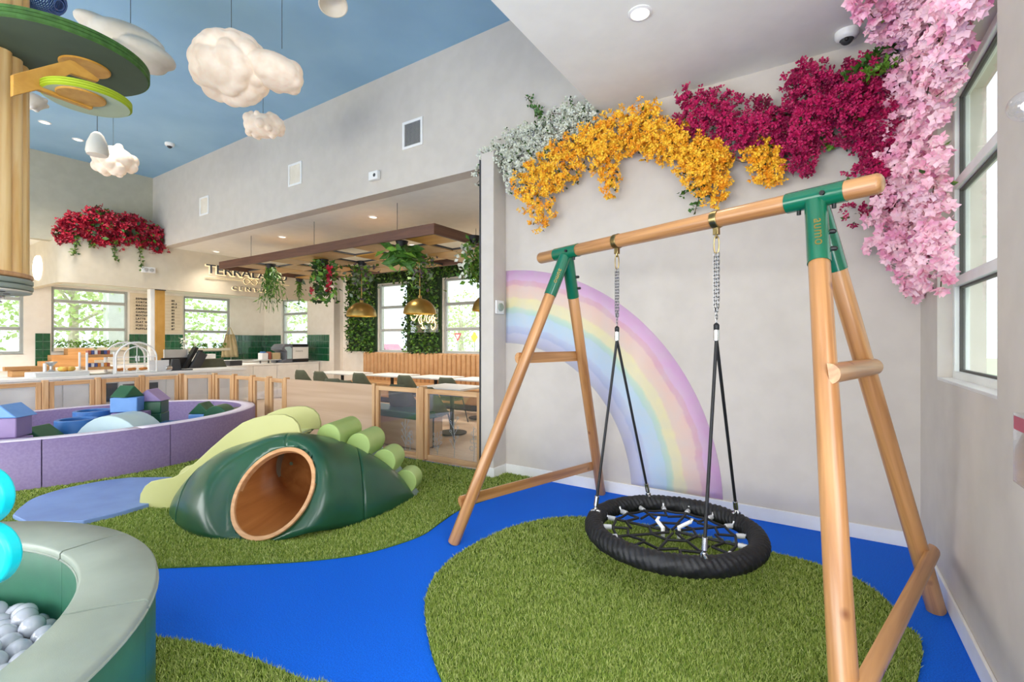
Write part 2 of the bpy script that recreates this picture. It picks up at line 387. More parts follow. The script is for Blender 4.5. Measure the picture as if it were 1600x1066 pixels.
g=G(); g.box(-1.82,WALLX+.2,-4.15,4.44,3.75,5.1); struct('ceiling',g,'ceiling_white')
g=G(); g.box(-12.4,-2.6,4.6401,8.9,3.52,3.62); struct('ceiling',g,'ceiling_white')
g=G(); g.box(-15,-12.0,2.9,8.4,2.78,2.9); struct('ceiling',g,'ceiling_white')
g=G(); g.box(-15,-12.6,-4.15,2.81,3.5,3.6); struct('ceiling',g,'ceiling_white')
wall('wall_right','x',-3.14,-2.98,4.64,8.8,0,3.52,[],'wall_warm')
# bar: window wall and return wall
MZ=(2.37,1.77)
wall('wall_left','x',-15,-14.8,-4,8.5,0,3.52,[(.9,2.88,1.2,2.72),(3.33,4.77,1.24,2.74),(6.03,7.27,1.2,2.74)],'wall_warm')
wall('wall_back','y',8.3,8.5,-14.8,-11.3,0,3.6,[(-13.85,-12.53,1.0,2.74)],'wall_warm')
wall('wall_left','x',-11.42,-11.3,8.3,8.8,0,3.52,[],'wall_warm')
wall('wall_back','y',8.6,8.8,-11.3,-3.14,0,3.52,[(-9.84,-8.75,1.19,2.98),(-7.57,-6.1,1.19,2.98)],'wall_warm')
# bulkhead over the bar with its curved end, planter lip on top
P=[(-11.9,8.3),(-11.9,3.05)]+[(-12.15+.25*math.cos(R_(a)),3.05-.25*math.sin(R_(a))) for a in range(10,100,10)]+[(-14.8,2.8),(-14.8,2.92),(-12.2,2.92),(-12.02,3.1),(-12.02,8.3)]
g=G(); g.prism(P,(0,0,2.6),(1,0,0),(0,1,0),(0,0,1),.92); struct('wall_left',g,'bulkhead_tan')
g=G(); g.box(-12.4,-12.02,2.95,4.44,3.3,3.36); struct('trim_3',g,'wall_cream')
# baseboards
g=G(); g.box(-2.97,WALLX,WALLY-.016,WALLY,0,.11); struct('baseboard_back',g,'trim_white',bevel=.004)
g=G(); g.box(WALLX-.016,WALLX,-4,WALLY-.016,0,.11); struct('baseboard_right',g,'trim_white',bevel=.004)
g=G(); g.box(-2.972,-2.956,4.19,4.44,0,.11); g.box(-3.145,-2.956,4.184,4.2,0,.11); struct('baseboard_back',g,'trim_white',bevel=.004)
g=G(); g.box(-3.158,-3.146,4.19,4.46,.0,3.5); struct('trim_2',g,'dark_grey')
g=G(); g.box(-15,-11.42,8.27,8.3,0,.1); g.box(-11.3,-10.4,8.57,8.6,0,.1); struct('baseboard_left',g,'trim_white')
# windows -----------------------------------------------------------
def window(n, axis, v, sgn, a0,a1,z0,z1, zs, fw=.05, m='window_white', dep=.07, inset=.05):
    """axis 'x': plane x=v, runs along y; sgn = outward direction"""
    root=thing('window_%d'%n,None,None,((v,(a0+a1)/2,z0) if axis=='x' else ((a0+a1)/2,v,z0)),kind='structure')
    c=v+sgn*(inset+dep/2); h=dep/2
    g=G()
    for p,q,lo,hi in ((a0,a0+fw,z0,z1),(a1-fw,a1,z0,z1),(a0+fw,a1-fw,z0,z0+fw),(a0+fw,a1-fw,z1-fw,z1)): wallbox(g,axis,c-h,c+h,p,q,lo,hi)
    mkobj('window_frame',g,m,root,bevel=.004)
    edges=[z0+fw]+sorted(zs)+[z1-fw]
    for z in zs:
        g=G(); wallbox(g,axis,c-h,c+h,a0+fw,a1-fw,z-.028,z+.028); mkobj('mullion',g,'window_grey' if m!='window_white' else m,root,bevel=.003)
    for k,(lo,hi) in enumerate(zip(edges,edges[1:])):
        lo2=lo+(.028 if k else 0); hi2=hi-(.028 if k<len(edges)-2 else 0)
        g=G(); wallbox(g,axis,c-.004,c+.004,a0+fw,a1-fw,lo2,hi2); mkobj('pane',g,'glass',root)
        g=G(); w=.012
        for p,q,l2,h2 in ((a0+fw,a0+fw+w,lo2,hi2),(a1-fw-w,a1-fw,lo2,hi2),(a0+fw,a1-fw,lo2,lo2+w),(a0+fw,a1-fw,hi2-w,hi2)): wallbox(g,axis,c-.012,c+.012,p,q,l2,h2)
        mkobj('gasket',g,'gasket' if m=='window_white' else 'window_white',root)
    g=G(); lo=v-sgn*.0; wallbox(g,axis,min(v,v+sgn*.2),max(v,v+sgn*.2),a0-.0,a1+.0,z0-.012,z0+.004); mkobj('window_sill',g,'trim_white',root)
    return root
window(1,'x',WALLX,1,2.70,3.87,1.27,3.0,(1.85,2.43),fw=.045,inset=.07)
window(2,'x',WALLX,1,-3.2,-.6,1.0,3.0,(2.3,),fw=.05)  # unseen window added for light from the side
window(11,'x',WALLX,1,.1,1.9,1.0,3.0,(2.3,),fw=.05)  # unseen window added to brighten the white ceiling
window(3,'x',-14.8,-1,.9,2.88,1.2,2.72,(1.76,2.42),m='window_grey')
window(4,'x',-14.8,-1,3.33,4.77,1.24,2.74,(1.77,2.42),m='window_grey')
window(5,'x',-14.8,-1,6.03,7.27,1.2,2.74,(1.75,2.34),m='window_grey')
window(6,'y',8.3,1,-13.85,-12.53,1.0,2.74,(1.75,2.3),m='window_grey')
window(7,'y',8.6,1,-9.84,-8.75,1.19,2.98,MZ,m='window_grey')
window(8,'y',8.6,1,-7.57,-6.1,1.19,2.98,MZ,m='window_grey')
window(9,'y',-4,-1,-12,-5.2,.3,3.2,(2.3,))  # unseen glazing added behind the camera for its light
window(10,'y',-4,-1,-4.6,.2,.3,3.2,(2.3,))  # second unseen glazed opening, added for light
# ================================================================== turf islands (stuff)
def fl(pts): return [(p.x,p.y) for p in (atz(0,*q) for q in pts)]
A=smooth([(*p,0) for p in fl([(150,893),(225,890),(300,887),(400,883),(480,878),(560,868),(620,852),(662,836),(692,815),(720,797),(760,782),(800,770),(830,757)])],5,False)
A=[(p.x,p.y) for p in A]+[(-2.45,4.42),(-2.97,4.42),(-2.97,4.18),(-3.16,4.18),(-3.22,4.33),(-8.5,4.15),(-9.38,3.6),(-9.38,-1.2),(-5,-1.2),(-4.05,.2)]
B=[(p.x,p.y) for p in smooth([(*p,0) for p in fl([(735,1150),(690,1066),(672,1012),(664,958),(668,925),(685,895),(718,866),(760,842),(802,824),(850,813),(900,809),(960,815),(1030,826),(1110,842),(1190,861),(1250,876),(1303,892),(1348,912),(1387,942),(1412,976),(1441,1026)])]+[(.12,1.75,0),(-.1,1.15,0),(-.45,.85,0)],5)]
Cc=[(p.x,p.y) for p in smooth([(*p,0) for p in fl([(215,999),(280,1003),(330,1013),(390,1030),(440,1050),(475,1066),(530,1100)])]+[(-1.12,.5,0),(-1.2,.1,0),(-1.6,-.5,0),(-2.3,-.6,0),(-2.75,.3,0),(-2.75,.8,0)],5)]
import colorsys
def turf(poly,label,seed):
    rng=np.random.default_rng(seed); P=np.array(poly); lo=P.min(0); hi=P.max(0); ar=(hi-lo).prod()
    vs=[];base=G(); n=len(poly)
    base.prism([(x,y) for x,y in poly],(0,0,0),(1,0,0),(0,1,0),(0,0,1),.008)
    M=int(ar*34000); pts=rng.uniform(lo,hi,(M,2)); pts=pts[inpoly(pts,poly)]
    t=pts@np.array([FW.x,FW.y]); lat=pts@np.array([RT.x,RT.y]); ok=(t>.6)&(np.abs(lat)<t*1.25+.5); pts=pts[ok]; t=t[ok]
    keep=rng.random(len(pts))<np.clip((2.4/np.maximum(t,.6))**1.7,.0,1)*1.0; pts=pts[keep]; t=t[keep]; m=len(pts)
    sc=np.maximum(1,t/2.4)**.85
    a=rng.uniform(0,2*PI,m); w=.0028*sc*rng.uniform(.7,1.3,m); h=.021*rng.uniform(.7,1.15,m)
    la=rng.uniform(0,2*PI,m); ll=h*rng.uniform(.2,.9,m)
    V=np.zeros((m,3,3),np.float32)
    V[:,0,0]=pts[:,0]-np.cos(a)*w; V[:,0,1]=pts[:,1]-np.sin(a)*w; V[:,0,2]=.006
    V[:,1,0]=pts[:,0]+np.cos(a)*w; V[:,1,1]=pts[:,1]+np.sin(a)*w; V[:,1,2]=.006
    V[:,2,0]=pts[:,0]+np.cos(la)*ll; V[:,2,1]=pts[:,1]+np.sin(la)*ll; V[:,2,2]=.006+h
    me=bpy.data.meshes.new('artificial_turf'); nb=len(base.v); T=m*3
    me.vertices.add(nb+T); co=np.concatenate([np.array([list(v) for v in base.v],np.float32).ravel(),V.ravel()]); me.vertices.foreach_set('co',co)
    loops=[i for f in base.f for i in f]; starts=[];k=0
    for f in base.f: starts.append(k); k+=len(f)
    me.loops.add(k+T); me.loops.foreach_set('vertex_index',np.concatenate([np.array(loops),nb+np.arange(T)]).astype(np.int32))
    me.polygons.add(len(base.f)+m); me.polygons.foreach_set('loop_start',np.concatenate([np.array(starts),k+3*np.arange(m)]).astype(np.int32))
    me.update(calc_edges=True)
    me.materials.append(MATS['turf_base']); me.materials.append(MATS['turf_blade'])
    mi=np.zeros(len(base.f)+m,np.int32); mi[len(base.f):]=1; me.polygons.foreach_set('material_index',mi)
    at=me.attributes.new('bv','FLOAT','POINT'); at.data.foreach_set('value',np.concatenate([np.zeros(nb),np.repeat(rng.random(m),3)]).astype(np.float32))
    o=bpy.data.objects.new('artificial_turf',me); COL.objects.link(o); o['label']=label; o['category']='turf'; o['kind']='stuff'; return m
m_,nt,N,L,b=newmat('turf_blade'); b.inputs['Roughness'].default_value=.6; b.inputs['Specular IOR Level'].default_value=.2
at=N.new('ShaderNodeAttribute'); at.attribute_name='bv'; r=N.new('ShaderNodeValToRGB'); L.new(at.outputs['Fac'],r.inputs[0]); L.new(r.outputs[0],b.inputs['Base Color'])
r.color_ramp.elements[0].color=lin('738c34'); r.color_ramp.elements[1].color=lin('bdc67e'); e=r.color_ramp.elements.new(.55); e.color=lin('97a94c')
turf(A,'short green artificial turf under the climbing mound and the purple ring',1)
turf(B,'large round patch of green artificial turf under the net swing',2)
turf(Cc,'small patch of green artificial turf in front beside the ball pit',3)
# ================================================================== rainbow mural (flat paint)
m_,nt,N,L,b=newmat('rainbow_paint'); b.inputs['Roughness'].default_value=.6; b.inputs['Specular IOR Level'].default_value=.3
tc=N.new('ShaderNodeTexCoord'); sp=N.new('ShaderNodeSeparateXYZ'); L.new(tc.outputs['Object'],sp.inputs[0])
cb=N.new('ShaderNodeCombineXYZ'); L.new(sp.outputs[0],cb.inputs[0]); L.new(sp.outputs[2],cb.inputs[1]); ln=N.new('ShaderNodeVectorMath'); ln.operation='LENGTH'; L.new(cb.outputs[0],ln.inputs[0])
nz=N.new('ShaderNodeTexNoise'); nz.inputs['Scale'].default_value=3.2; nz.inputs['Detail'].default_value=6; nz.inputs['Roughness'].default_value=.62; L.new(tc.outputs['Object'],nz.inputs[0])
ma=N.new('ShaderNodeMath'); ma.operation='MULTIPLY_ADD'; L.new(nz.outputs['Fac'],ma.inputs[0]); ma.inputs[1].default_value=.12; L.new(ln.outputs['Value'],ma.inputs[2])
mr=N.new('ShaderNodeMapRange'); mr.inputs['From Min'].default_value=1.44+.06; mr.inputs['From Max'].default_value=2.26+.06; L.new(ma.outputs[0],mr.inputs[0])
r=N.new('ShaderNodeValToRGB'); L.new(mr.outputs[0],r.inputs[0]); cr=r.color_ramp
while len(cr.elements)>1: cr.elements.remove(cr.elements[-1])
stops=[(0,'d3d0e2'),(.06,'c9c8e6'),(.125,'c3c6e6'),(.145,'a3b0dc'),(.22,'aabce0'),(.24,'b0cbe8'),(.40,'adcfe0'),(.42,'a6d0c6'),(.47,'b8d8b8'),(.50,'e9e0a4'),(.60,'ecdc9c'),(.63,'e9c6ac'),(.77,'e7baac'),(.79,'d898a8'),(.84,'d694b0'),(.855,'d9a2d0'),(.94,'d596cf'),(1,'d8a2d6')]
cr.elements[0].position=0; cr.elements[0].color=lin(stops[0][1])
for p,c in stops[1:]: e=cr.elements.new(p); e.color=lin(c)
n2=N.new('ShaderNodeTexNoise'); n2.inputs['Scale'].default_value=7; n2.inputs['Detail'].default_value=8; L.new(tc.outputs['Object'],n2.inputs[0])
mx=N.new('ShaderNodeMix'); mx.data_type='RGBA'; m3=N.new('ShaderNodeMath'); m3.operation='MULTIPLY'; L.new(n2.outputs['Fac'],m3.inputs[0]); m3.inputs[1].default_value=.72
L.new(m3.outputs[0],mx.inputs[0]); L.new(r.outputs[0],mx.inputs[6]); mx.inputs[7].default_value=lin('cfcbc9'); L.new(mx.outputs[2],b.inputs['Base Color'])
g=G(); rows=[]; zc=.03; xc=-2.955
for rr in (1.44,1.65,1.85,2.05,2.255):
    row=[]
    for i in range(61):
        a0_=math.asin(.085/rr); a1_=math.acos(max(-1,min(1,(-2.968-xc)/rr))); a=a0_+(a1_-a0_)*i/60
        row.append(Vector((rr*math.cos(a),0,rr*math.sin(a))))
    rows.append(row)
g.grid(rows)
o=one('rainbow_mural',g,'rainbow_paint','pastel rainbow arch painted on the white wall behind the swing','mural'); o.location=(xc,WALLY-.0015,zc)
so=o.modifiers.new('s','SOLIDIFY'); so.thickness=.001
# ================================================================== SWING
AL=Vector((-1.684,3.39,2.2)); BD=Vector((.9336,-.3583,0)).normalized(); ARr=AL+BD*1.787
sw=thing('swing_frame','large timber A-frame swing stand with green metal corner joints','swing frame',(-.85,3.07,0))
BR=.047
g=G(); g.log(AL-BD*.34,AL+BD*2.06,BR,24,.02); mkobj('beam',g,'pine_orange',sw)
feet=[(Vector((-2.26,2.68,0)),AL),(Vector((-1.785,4.34,0)),AL),(Vector((.085,1.78,0)),ARr),(Vector((.545,3.47,0)),ARr)]
for i,(f_,top) in enumerate(feet):
    ax=AL if i<2 else ARr; off=(f_-Vector((ax.x,ax.y,0))); t0=Vector((ax.x,ax.y,2.2))-Vector((0,0,.07))+Vector((off.x,off.y,0)).normalized()*.03
    d=(f_-t0).normalized(); f2=f_+d*.0
    g=G(); g.log(f2,t0+d*.07,.0445,24,.012); mkobj('leg',g,'pine_orange',sw)
    for k in (0,):
        s0=t0-d*.04; s1=t0+d*.30
        if k==0:
            g=G(); g.tube([s0,s1],[.0485,.0485],28); lg=mkobj('joint_sleeve',g,'connector_green',sw,label='green metal sleeve'); SL=(s0,s1,d)
            for q,(sd) in enumerate(((.10),(.21))):
                p=s0+(s1-s0)*(.5+.28*q); sidev=d.cross(UP).normalized()*(-1 if i in (0,1) else 1)*(-1)
                g=G(); g.cyl(p+sidev*.045,p+sidev*.066,.011,12); g.ball(p+sidev*.066,.011,10,6); mkobj('bolt',g,'black',lg)
    if i==2: SLEEVE=(s0,s1,d)
    if i==0: SLEEVE0=(s0,s1,d)
for c in (AL,ARr):
    g=G(); g.tube([c-BD*.13,c+BD*.13],[.051,.051],28); lg=mkobj('joint_sleeve',g,'connector_green',sw,label='green metal sleeve')
    for q in (-.075,.08):
        g=G(); p=c+BD*q; g.cyl(p-UP*.05,p-UP*.07,.010,12); mkobj('bolt',g,'black',lg)
    p=c+BD*.05; fw=BD.cross(UP); g=G(); g.cyl(p+fw*.048,p+fw*.062,.012,6); mkobj('bolt',g,'black',lg)
def legpt(i,z):
    f_,ax=feet[i]; t=z/2.13; tp=Vector((ax.x,ax.y,2.13)); return f_.lerp(tp,t)
def rung(i,j,z,side,over=.1,r=.043):
    a=legpt(i,z); b=legpt(j,z); d=(b-a).normalized(); n=Vector((-d.y,d.x,0)); n=n if n.dot(side)>0 else -n
    n=(n+UP*.12).normalized(); c=a+n*.03; e=b+n*.03; x=n; y=d.cross(n); poly=[(r*math.cos(R_(k)),r*math.sin(R_(k))) for k in range(-90,91,15)]
    g=G(); g.prism(poly,c-d*over,x,y,d,(e-c).length+2*over); g.t=[Vector((t.dot(x),t.dot(y),t.dot(d))) for t in g.t]; return g
mkobj('rung',rung(0,1,1.36,-BD,.07),'pine_orange',sw); mkobj('rung',rung(2,3,1.36,BD,.07),'pine_orange',sw)
mkobj('brace',rung(0,1,.30,-BD,.06),'pine_orange',sw); mkobj('brace',rung(2,3,.33,BD,.10),'pine_orange',sw)
HANG=[AL+BD*.52,AL+BD*1.27]
for h in HANG:
    g=G(); g.tube([h-BD*.021,h+BD*.021],[BR+.005,BR+.005],28); g.obox(h-UP*.068,(BD,BD.cross(UP),UP),(.016,.013,.022)); mkobj('hanger_clamp',g,'zinc_gold',sw,bevel=.002)
# lettering on the sleeves
for (s0,s1,d),sz in ((SLEEVE,.062),(SLEEVE0,.05)):
    mid=s0+(s1-s0)*.36; tocam=(CAM-mid); n=(tocam-d*tocam.dot(d)).normalized(); y=n.cross(d)
    text('lettering','aumo',sz,'gold',frame(mid+n*.0487-y*.012,d,y),.0006,sw,space=1.1,label='gold lettering')
# net swing
ns=thing('nest_swing','round black rope nest swing hanging on chains from the timber beam','swing',(-.795,3.125,.2))
RC=Vector((-.795,3.125,.275)); RM=.5
g=G(); NM=576; nn=24
rows=[]
for i in range(NM):
    a=2*PI*i/NM; row=[]
    for j in range(nn):
        b_=2*PI*j/nn; rr=.052+.009*abs(math.cos(a*44+b_*2.0))+.002*math.cos(a*22-b_*5)
        row.append(RC+Vector(((RM+rr*math.cos(b_))*math.cos(a),(RM+rr*math.cos(b_))*math.sin(a),rr*math.sin(b_))))
    rows.append(row)
vs=[p for r_ in rows for p in r_]; fs=[(i*nn+j,((i+1)%NM)*nn+j,((i+1)%NM)*nn+(j+1)%nn,i*nn+(j+1)%nn) for i in range(NM) for j in range(nn)]
g.add(vs,fs); mkobj('rope_ring',g,'rope_black',ns,sharp=80)
IR=RM-.055; KN=16; g=G(); nz_=RC.z-.01
def rp(a,r,dz=0): return RC+Vector((r*math.cos(a),r*math.sin(a),dz-.01))
def rope(a,b,sag=0,r=.0085):
    m=(a+b)/2-UP*sag; g.tube([a,a.lerp(m,.6),m,b.lerp(m,.6),b],[r]*5,7)
r1,r2,r3=IR-.065,.28,.15
for k in range(KN):
    a=2*PI*k/KN; a2=2*PI*(k+1)/KN; am=(a+a2)/2
    rope(rp(a,IR+.01),rp(a,r1)); rope(rp(a,r1),rp(a2,r1),.006)
    if k%2==0:
        rope(rp(a,r1),rp(a,r2+.03)); rope(rp(a,r2+.03),rp(a+2*PI/KN*.95,r2-.02)); rope(rp(a2,r1),rp(a2,r2)); rope(rp(a2,r2),rp(a2+2*PI/KN,r2+.03))
        rope(rp(a,r2+.03),rp(a+.05,r3)); rope(rp(a+.05,r3),rp(a+2*PI/8+.05,r3)); rope(rp(a,r3),rp(a+.3,.03))
mkobj('net',g,'rope_black',ns,sharp=60)
for k in range(KN):
    a=2*PI*k/KN; p=rp(a,IR-.048); d=Vector((math.cos(a),math.sin(a),0)); g=G(); g.tube([p-d*.012,p-d*.010,p+d*.036,p+d*.038],[.014,.0165,.0165,.013],10); g.tube([p+d*.034,p+d*.05+UP*.012,p+d*.056+UP*.03],[.008]*3,6)
    mkobj('ferrule',g,'ferrule_white',ns)
for p,q in ((rp(.9,.05,.02),rp(.7,.12,.055)),(rp(3.6,.06,.02),rp(3.2,.1,.055))):
    g=G(); g.tube([p-UP*.07,p,q,q+Vector((.012,.01,.02)),q-UP*.01],[.012,.014,.012,.01,.008],9); mkobj('ferrule',g,'plain_white',ns)
anc=[Vector((-1.314,3.022)),Vector((-1.121,3.6)),Vector((-.57,2.78)),Vector((-.427,3.556))]
for hi,(h,(i0,i1)) in enumerate(zip(HANG,((0,1),(2,3)))):
    x0,y0=h.x,h.y; zt=2.2-.095
    g=G(); g.tube(smooth([(x0,y0,zt),(x0+.012,y0,zt-.02),(x0+.012,y0,zt-.08),(x0,y0,zt-.105),(x0-.012,y0,zt-.08),(x0-.012,y0,zt-.02)],4),.004,7,closed=True); g.tube(smooth([(x0,y0+.01,zt+.02),(x0,y0+.01,zt-.01),(x0,y0-.01,zt-.01),(x0,y0-.01,zt+.02)],4),.004,6,closed=True)
    mkobj('carabiner',g,'zinc_gold',ns)
    g=G(); zb=1.585; nlk=int((zt-.10-zb)/.021)
    for c_ in (-1,0,1):
        for l in range(nlk if c_==0 else nlk-3):
            z=zt-.10-.021*l; ofs=BD*(c_*.012*min(1,(nlk-l)/6)); cc=Vector((x0,y0,z-.012))+ofs; sd=BD if (l+c_)%2 else BD.cross(UP)
            g.tube([cc+UP*.015,cc+UP*.010+sd*.0065,cc-UP*.010+sd*.0065,cc-UP*.015,cc-UP*.010-sd*.0065,cc+UP*.010-sd*.0065],.0024,5,closed=True)
    mkobj('chain',g,'chain_steel',ns)
    g=G(); g.tube([Vector((x0,y0,1.60)),Vector((x0,y0,1.59)),Vector((x0,y0,1.565)),Vector((x0,y0,1.55))],[.008,.016,.016,.010],10); mkobj('rope_loop',g,'rope_black',ns)
    g=G(); g.tube([Vector((x0,y0,1.562)),Vector((x0,y0,1.56)),Vector((x0,y0,1.50)),Vector((x0,y0,1.498))],[.012,.0165,.0165,.012],12); mkobj('ferrule',g,'chrome',ns)
    for ii in (i0,i1):
        a=anc[ii]; dirn=(Vector((a.x,a.y,0))-Vector((RC.x,RC.y,0))); dirn.normalize(); e=RC+dirn*RM+UP*.075; s_=Vector((x0,y0,1.505))+(e-Vector((x0,y0,1.5))).normalized()*.005
        u=(e-s_).normalized(); g=G(); g.tube([s_,e],[.0095,.0095],10); mkobj('rope',g,'rope_black',ns)
        g=G(); g.tube([e-u*.012-u*.07,e-u*.08,e-u*.015,e-u*.012],[.012,.016,.016,.012],10); mkobj('ferrule',g,'chrome',ns)
        g=G(); c=RC+dirn*RM; sd_=dirn.cross(UP); g.tube([c+sd_*.016+UP*.045,c+sd_*.016+UP*.07,c+UP*.09,c-sd_*.016+UP*.07,c-sd_*.016+UP*.045],.005,7); g.ball(e-UP*.004,.013,10,7); g.tube([c+dirn*(.0615*math.cos(R_(t)))+UP*(.0615*math.sin(R_(t))) for t in range(60,121,15)],.009,7); mkobj('shackle',g,'chrome',ns)
# ================================================================== CLIMBING MOUND
MO=Vector((-3.93,2.30,0)); MD=Vector((.898,.44,0)); MW=Vector((-.44,.898,0))
def mp(d,w,z): return MO+MD*d+MW*w+UP*z
mound=thing('climbing_mound','green padded climbing mound with wooden tunnel hole, slide and four rounded steps','climbing toy',(-3.8,2.6,0))
Fp=[(-.95,.02,0),(-.90,-.12,0),(-.72,-.27,0),(-.45,-.45,0),(-.14,-.56,0),(.10,-.565,0),(.33,-.52,0),(.60,-.36,0),(.81,-.13,0),(.935,.11,0),(1.01,.36,0),(1.05,.585,0)]
Rp=[(-.945,.02,.0),(-.885,.0,.17),(-.70,.0,.375),(-.47,.0,.54),(-.18,.0,.635),(.03,.0,.665),(.22,.04,.665),(.42,.19,.625),(.57,.28,.54),(.72,.375,.44),(.90,.49,.26),(1.045,.585,.01)]
Fs=smooth(Fp,9,False); Rs=smooth(Rp,9,False); NS=len(Fs)
rows=[]
for k in range(NS):
    f_,r_=Fs[k],Rs[k]; row=[]
    for j in range(25):
        u=PI/2*j/24; a=1-math.cos(u)**1.15 if j<24 else 1; row.append(mp(f_.x+(r_.x-f_.x)*a,f_.y+(r_.y-f_.y)*a,max(0,r_.z)*math.sin(u)**.92+.002))
    rows.append(row)
RXS=.90
NSH=0
def shell(rows,k0,k1):
    rr=rows[k0:k1+1]; n=len(rr[0]); g=G(); V=[]; rho=[]
    for r in rr:
        for p in r:
            q=p-RCt; x,y=q.dot(AXD)/(RR*RXS),q.dot(ax)/RR; h=math.hypot(x,y); inside=h<1 and abs(q.dot(NRM))<.2
            rho.append(inside)
            V.append(RCt+AXD*(x/h*RR*RXS)+ax*(y/h*RR)+NRM*.002 if inside and h>.05 else p)
    fs=[]
    for i in range(len(rr)-1):
        for j in range(n-1):
            f=(i*n+j,(i+1)*n+j,(i+1)*n+j+1,i*n+j+1)
            if not all(rho[q] for q in f): fs.append(f)
    g.add(V,fs); return g
# wooden rim leaning back
RA=mp(.20,-.535,.004); RB=mp(.27,-.19,.625); ax=(RB-RA).normalized(); RCt=(RA+RB)/2; RR=(RB-RA).length/2
AXD=MD; NRM=AXD.cross(ax).normalized()   # towards the room
if NRM.dot(-MW)<0: NRM=-NRM
for row in rows:
    for j,p in enumerate(row):
        q=p-RCt; nd=q.dot(NRM); rho=math.hypot(q.dot(AXD)/RXS,q.dot(ax))/RR
        wgt=max(0,min(1,(1.75-rho)/.62)); wgt=wgt*wgt*(3-2*wgt); p2=p-NRM*((nd-.004)*wgt); p2.z=max(.002,p2.z); row[j]=p2
nn_=40
def ringpts(k=1.0): return [RCt+AXD*(RR*RXS*k*math.cos(2*PI*i/nn_))+ax*(RR*k*math.sin(2*PI*i/nn_)) for i in range(nn_)]
cut=G(); cut.grid([[p+NRM*.25 for p in ringpts()],[p+MW*.1 for p in ringpts(1.15)],[p+MW*1.2-MD*.05 for p in ringpts(1.3)]],close=True); cut.f.append(tuple(range(nn_))); cut.f.append(tuple(reversed(range(2*nn_,3*nn_))))
cuto=mkobj('cutter',cut,'plain_white')
def boolean(o,c):
    b=o.modifiers.new('b','BOOLEAN'); b.operation='DIFFERENCE'; b.object=c; b.solver='EXACT'
    dg=bpy.context.evaluated_depsgraph_get(); me=bpy.data.meshes.new_from_object(o.evaluated_get(dg)); o.modifiers.clear(); old=o.data; o.data=me; bpy.data.meshes.remove(old)
    me.shade_smooth(); me.set_sharp_from_angle(angle=R_(50))
ks=min(range(NS),key=lambda k:abs(Rs[k].x-.17))
ka=min(range(NS),key=lambda k:abs(Rs[k].x+.66)); kb=min(range(NS),key=lambda k:abs(Rs[k].x-.60))
for k0,k1 in ((0,ka),(ka,ks),(ks,kb),(kb,NS-1)):
    o=mkobj('foam_pad',shell(rows,k0,k1),'vinyl_green',mound,sharp=60); sd=o.modifiers.new('s','SOLIDIFY'); sd.thickness=.02; sd.offset=-1; sd.use_rim=True
    g=G(); 
for k in (ka,kb):
    g=G(); g.tube([p+ (p-mp(0,.5,.0)).normalized()*.0005 for p in rows[k]],.0028,6); mkobj('seam',g,'foam_green',mound,label='stitched seam')
# tunnel
g=G(); rws=[]
for (ro,dz) in ((RR,-.0),(RR,.018),(RR-.004,.022),(RR-.030,.022),(RR-.034,.018),(RR-.034,-.03)):
    rws.append([RCt+AXD*(ro*RXS*math.cos(2*PI*i/56))+ax*(ro*math.sin(2*PI*i/56))+NRM*dz for i in range(56)])
g.grid(rws,close=True); g.t=[Vector((t.dot(ax),t.dot(NRM),t.dot(AXD))) for t in g.t]; mkobj('tunnel_rim',g,'rim_wood',mound,sharp=40)
g=G(); rws=[]
for k,(dep,sh,rr) in enumerate([(0,0,RR-.034),(.1,.0,RR-.036),(.22,.0,RR-.04),(.36,.02,RR-.045),(.5,.06,RR-.05),(.62,.13,RR-.06),(.70,.22,RR-.09),(.74,.30,RR-.16),(.75,.33,.02)]):
    kk=min(1,k/3); rws.append([RCt+MW*dep+UP*(.02*kk)+AXD*(-sh)+AXD*(rr*RXS*math.cos(2*PI*i/48))+(ax.lerp(UP,kk)).normalized()*(rr*(1-.15*kk)*math.sin(2*PI*i/48)) for i in range(48)])
g.grid(rws,close=True); g.t=[Vector((t.dot(AXD),t.dot(UP),t.dot(MW))) for t in g.t]
o=mkobj('tunnel',g,'tunnel_wood',mound,sharp=50); 
# climbing ramp under the steps, back of the mound
g=G(); pl=[(.16,.665),(.30,.655),(.44,.60),(.60,.51),(.80,.34),(.98,.10),(1.06,.0),(.16,0)]
front=[mp(d,max(.06,min(.56,.04+.60*(d-.2)/.85))+.012,z) for d,z in pl]; back=[mp(d,.70,z) for d,z in pl]
n=len(pl); g.add(front+back,[tuple(range(n)),tuple(reversed(range(n,2*n)))]+[(i,n+i,n+(i+1)%n,(i+1)%n) for i in range(n)]); o=mkobj('climbing_ramp',g,'vinyl_greyblue',mound); boolean(o,cuto)
g=G(); n=9; bk=[(-.05,.64),(.2,.655)]
g.prism([(-.35,.55),(-.1,.64),(.2,.655),(.2,0),(-.35,0)],mp(0,.02,0),MD,UP,MW,.68); o=mkobj('platform',g,'vinyl_sage',mound); boolean(o,cuto); bpy.data.objects.remove(cuto)
steps=[(513,682,.19,.64),(560,696,.30,.66),(600,721,.42,.68),(633,753,.545,.74)]
for px,py,wf,wb in steps:
    pn=mp(0,wf,0); d_=ray(px,py); s_=((pn-CAM).dot(MW))/d_.dot(MW); c=CAM+d_*s_
    ang={513:-8,560:-26,600:-33,633:-48}[px]; u=(MD*math.cos(R_(ang))+UP*math.sin(R_(ang))); v=(UP*math.cos(R_(ang))-MD*math.sin(R_(ang)))
    r=.112; poly=[(r*math.cos(R_(t)),r*1.08*math.sin(R_(t))) for t in range(0,181,10)]+[(-r,-.07),(r,-.07)]
    g=G(); g.prism(poly,c-v*.01,u,v,MW,wb-wf); mkobj('step',g,'vinyl_lime',mound,sharp=50,bevel=.006)
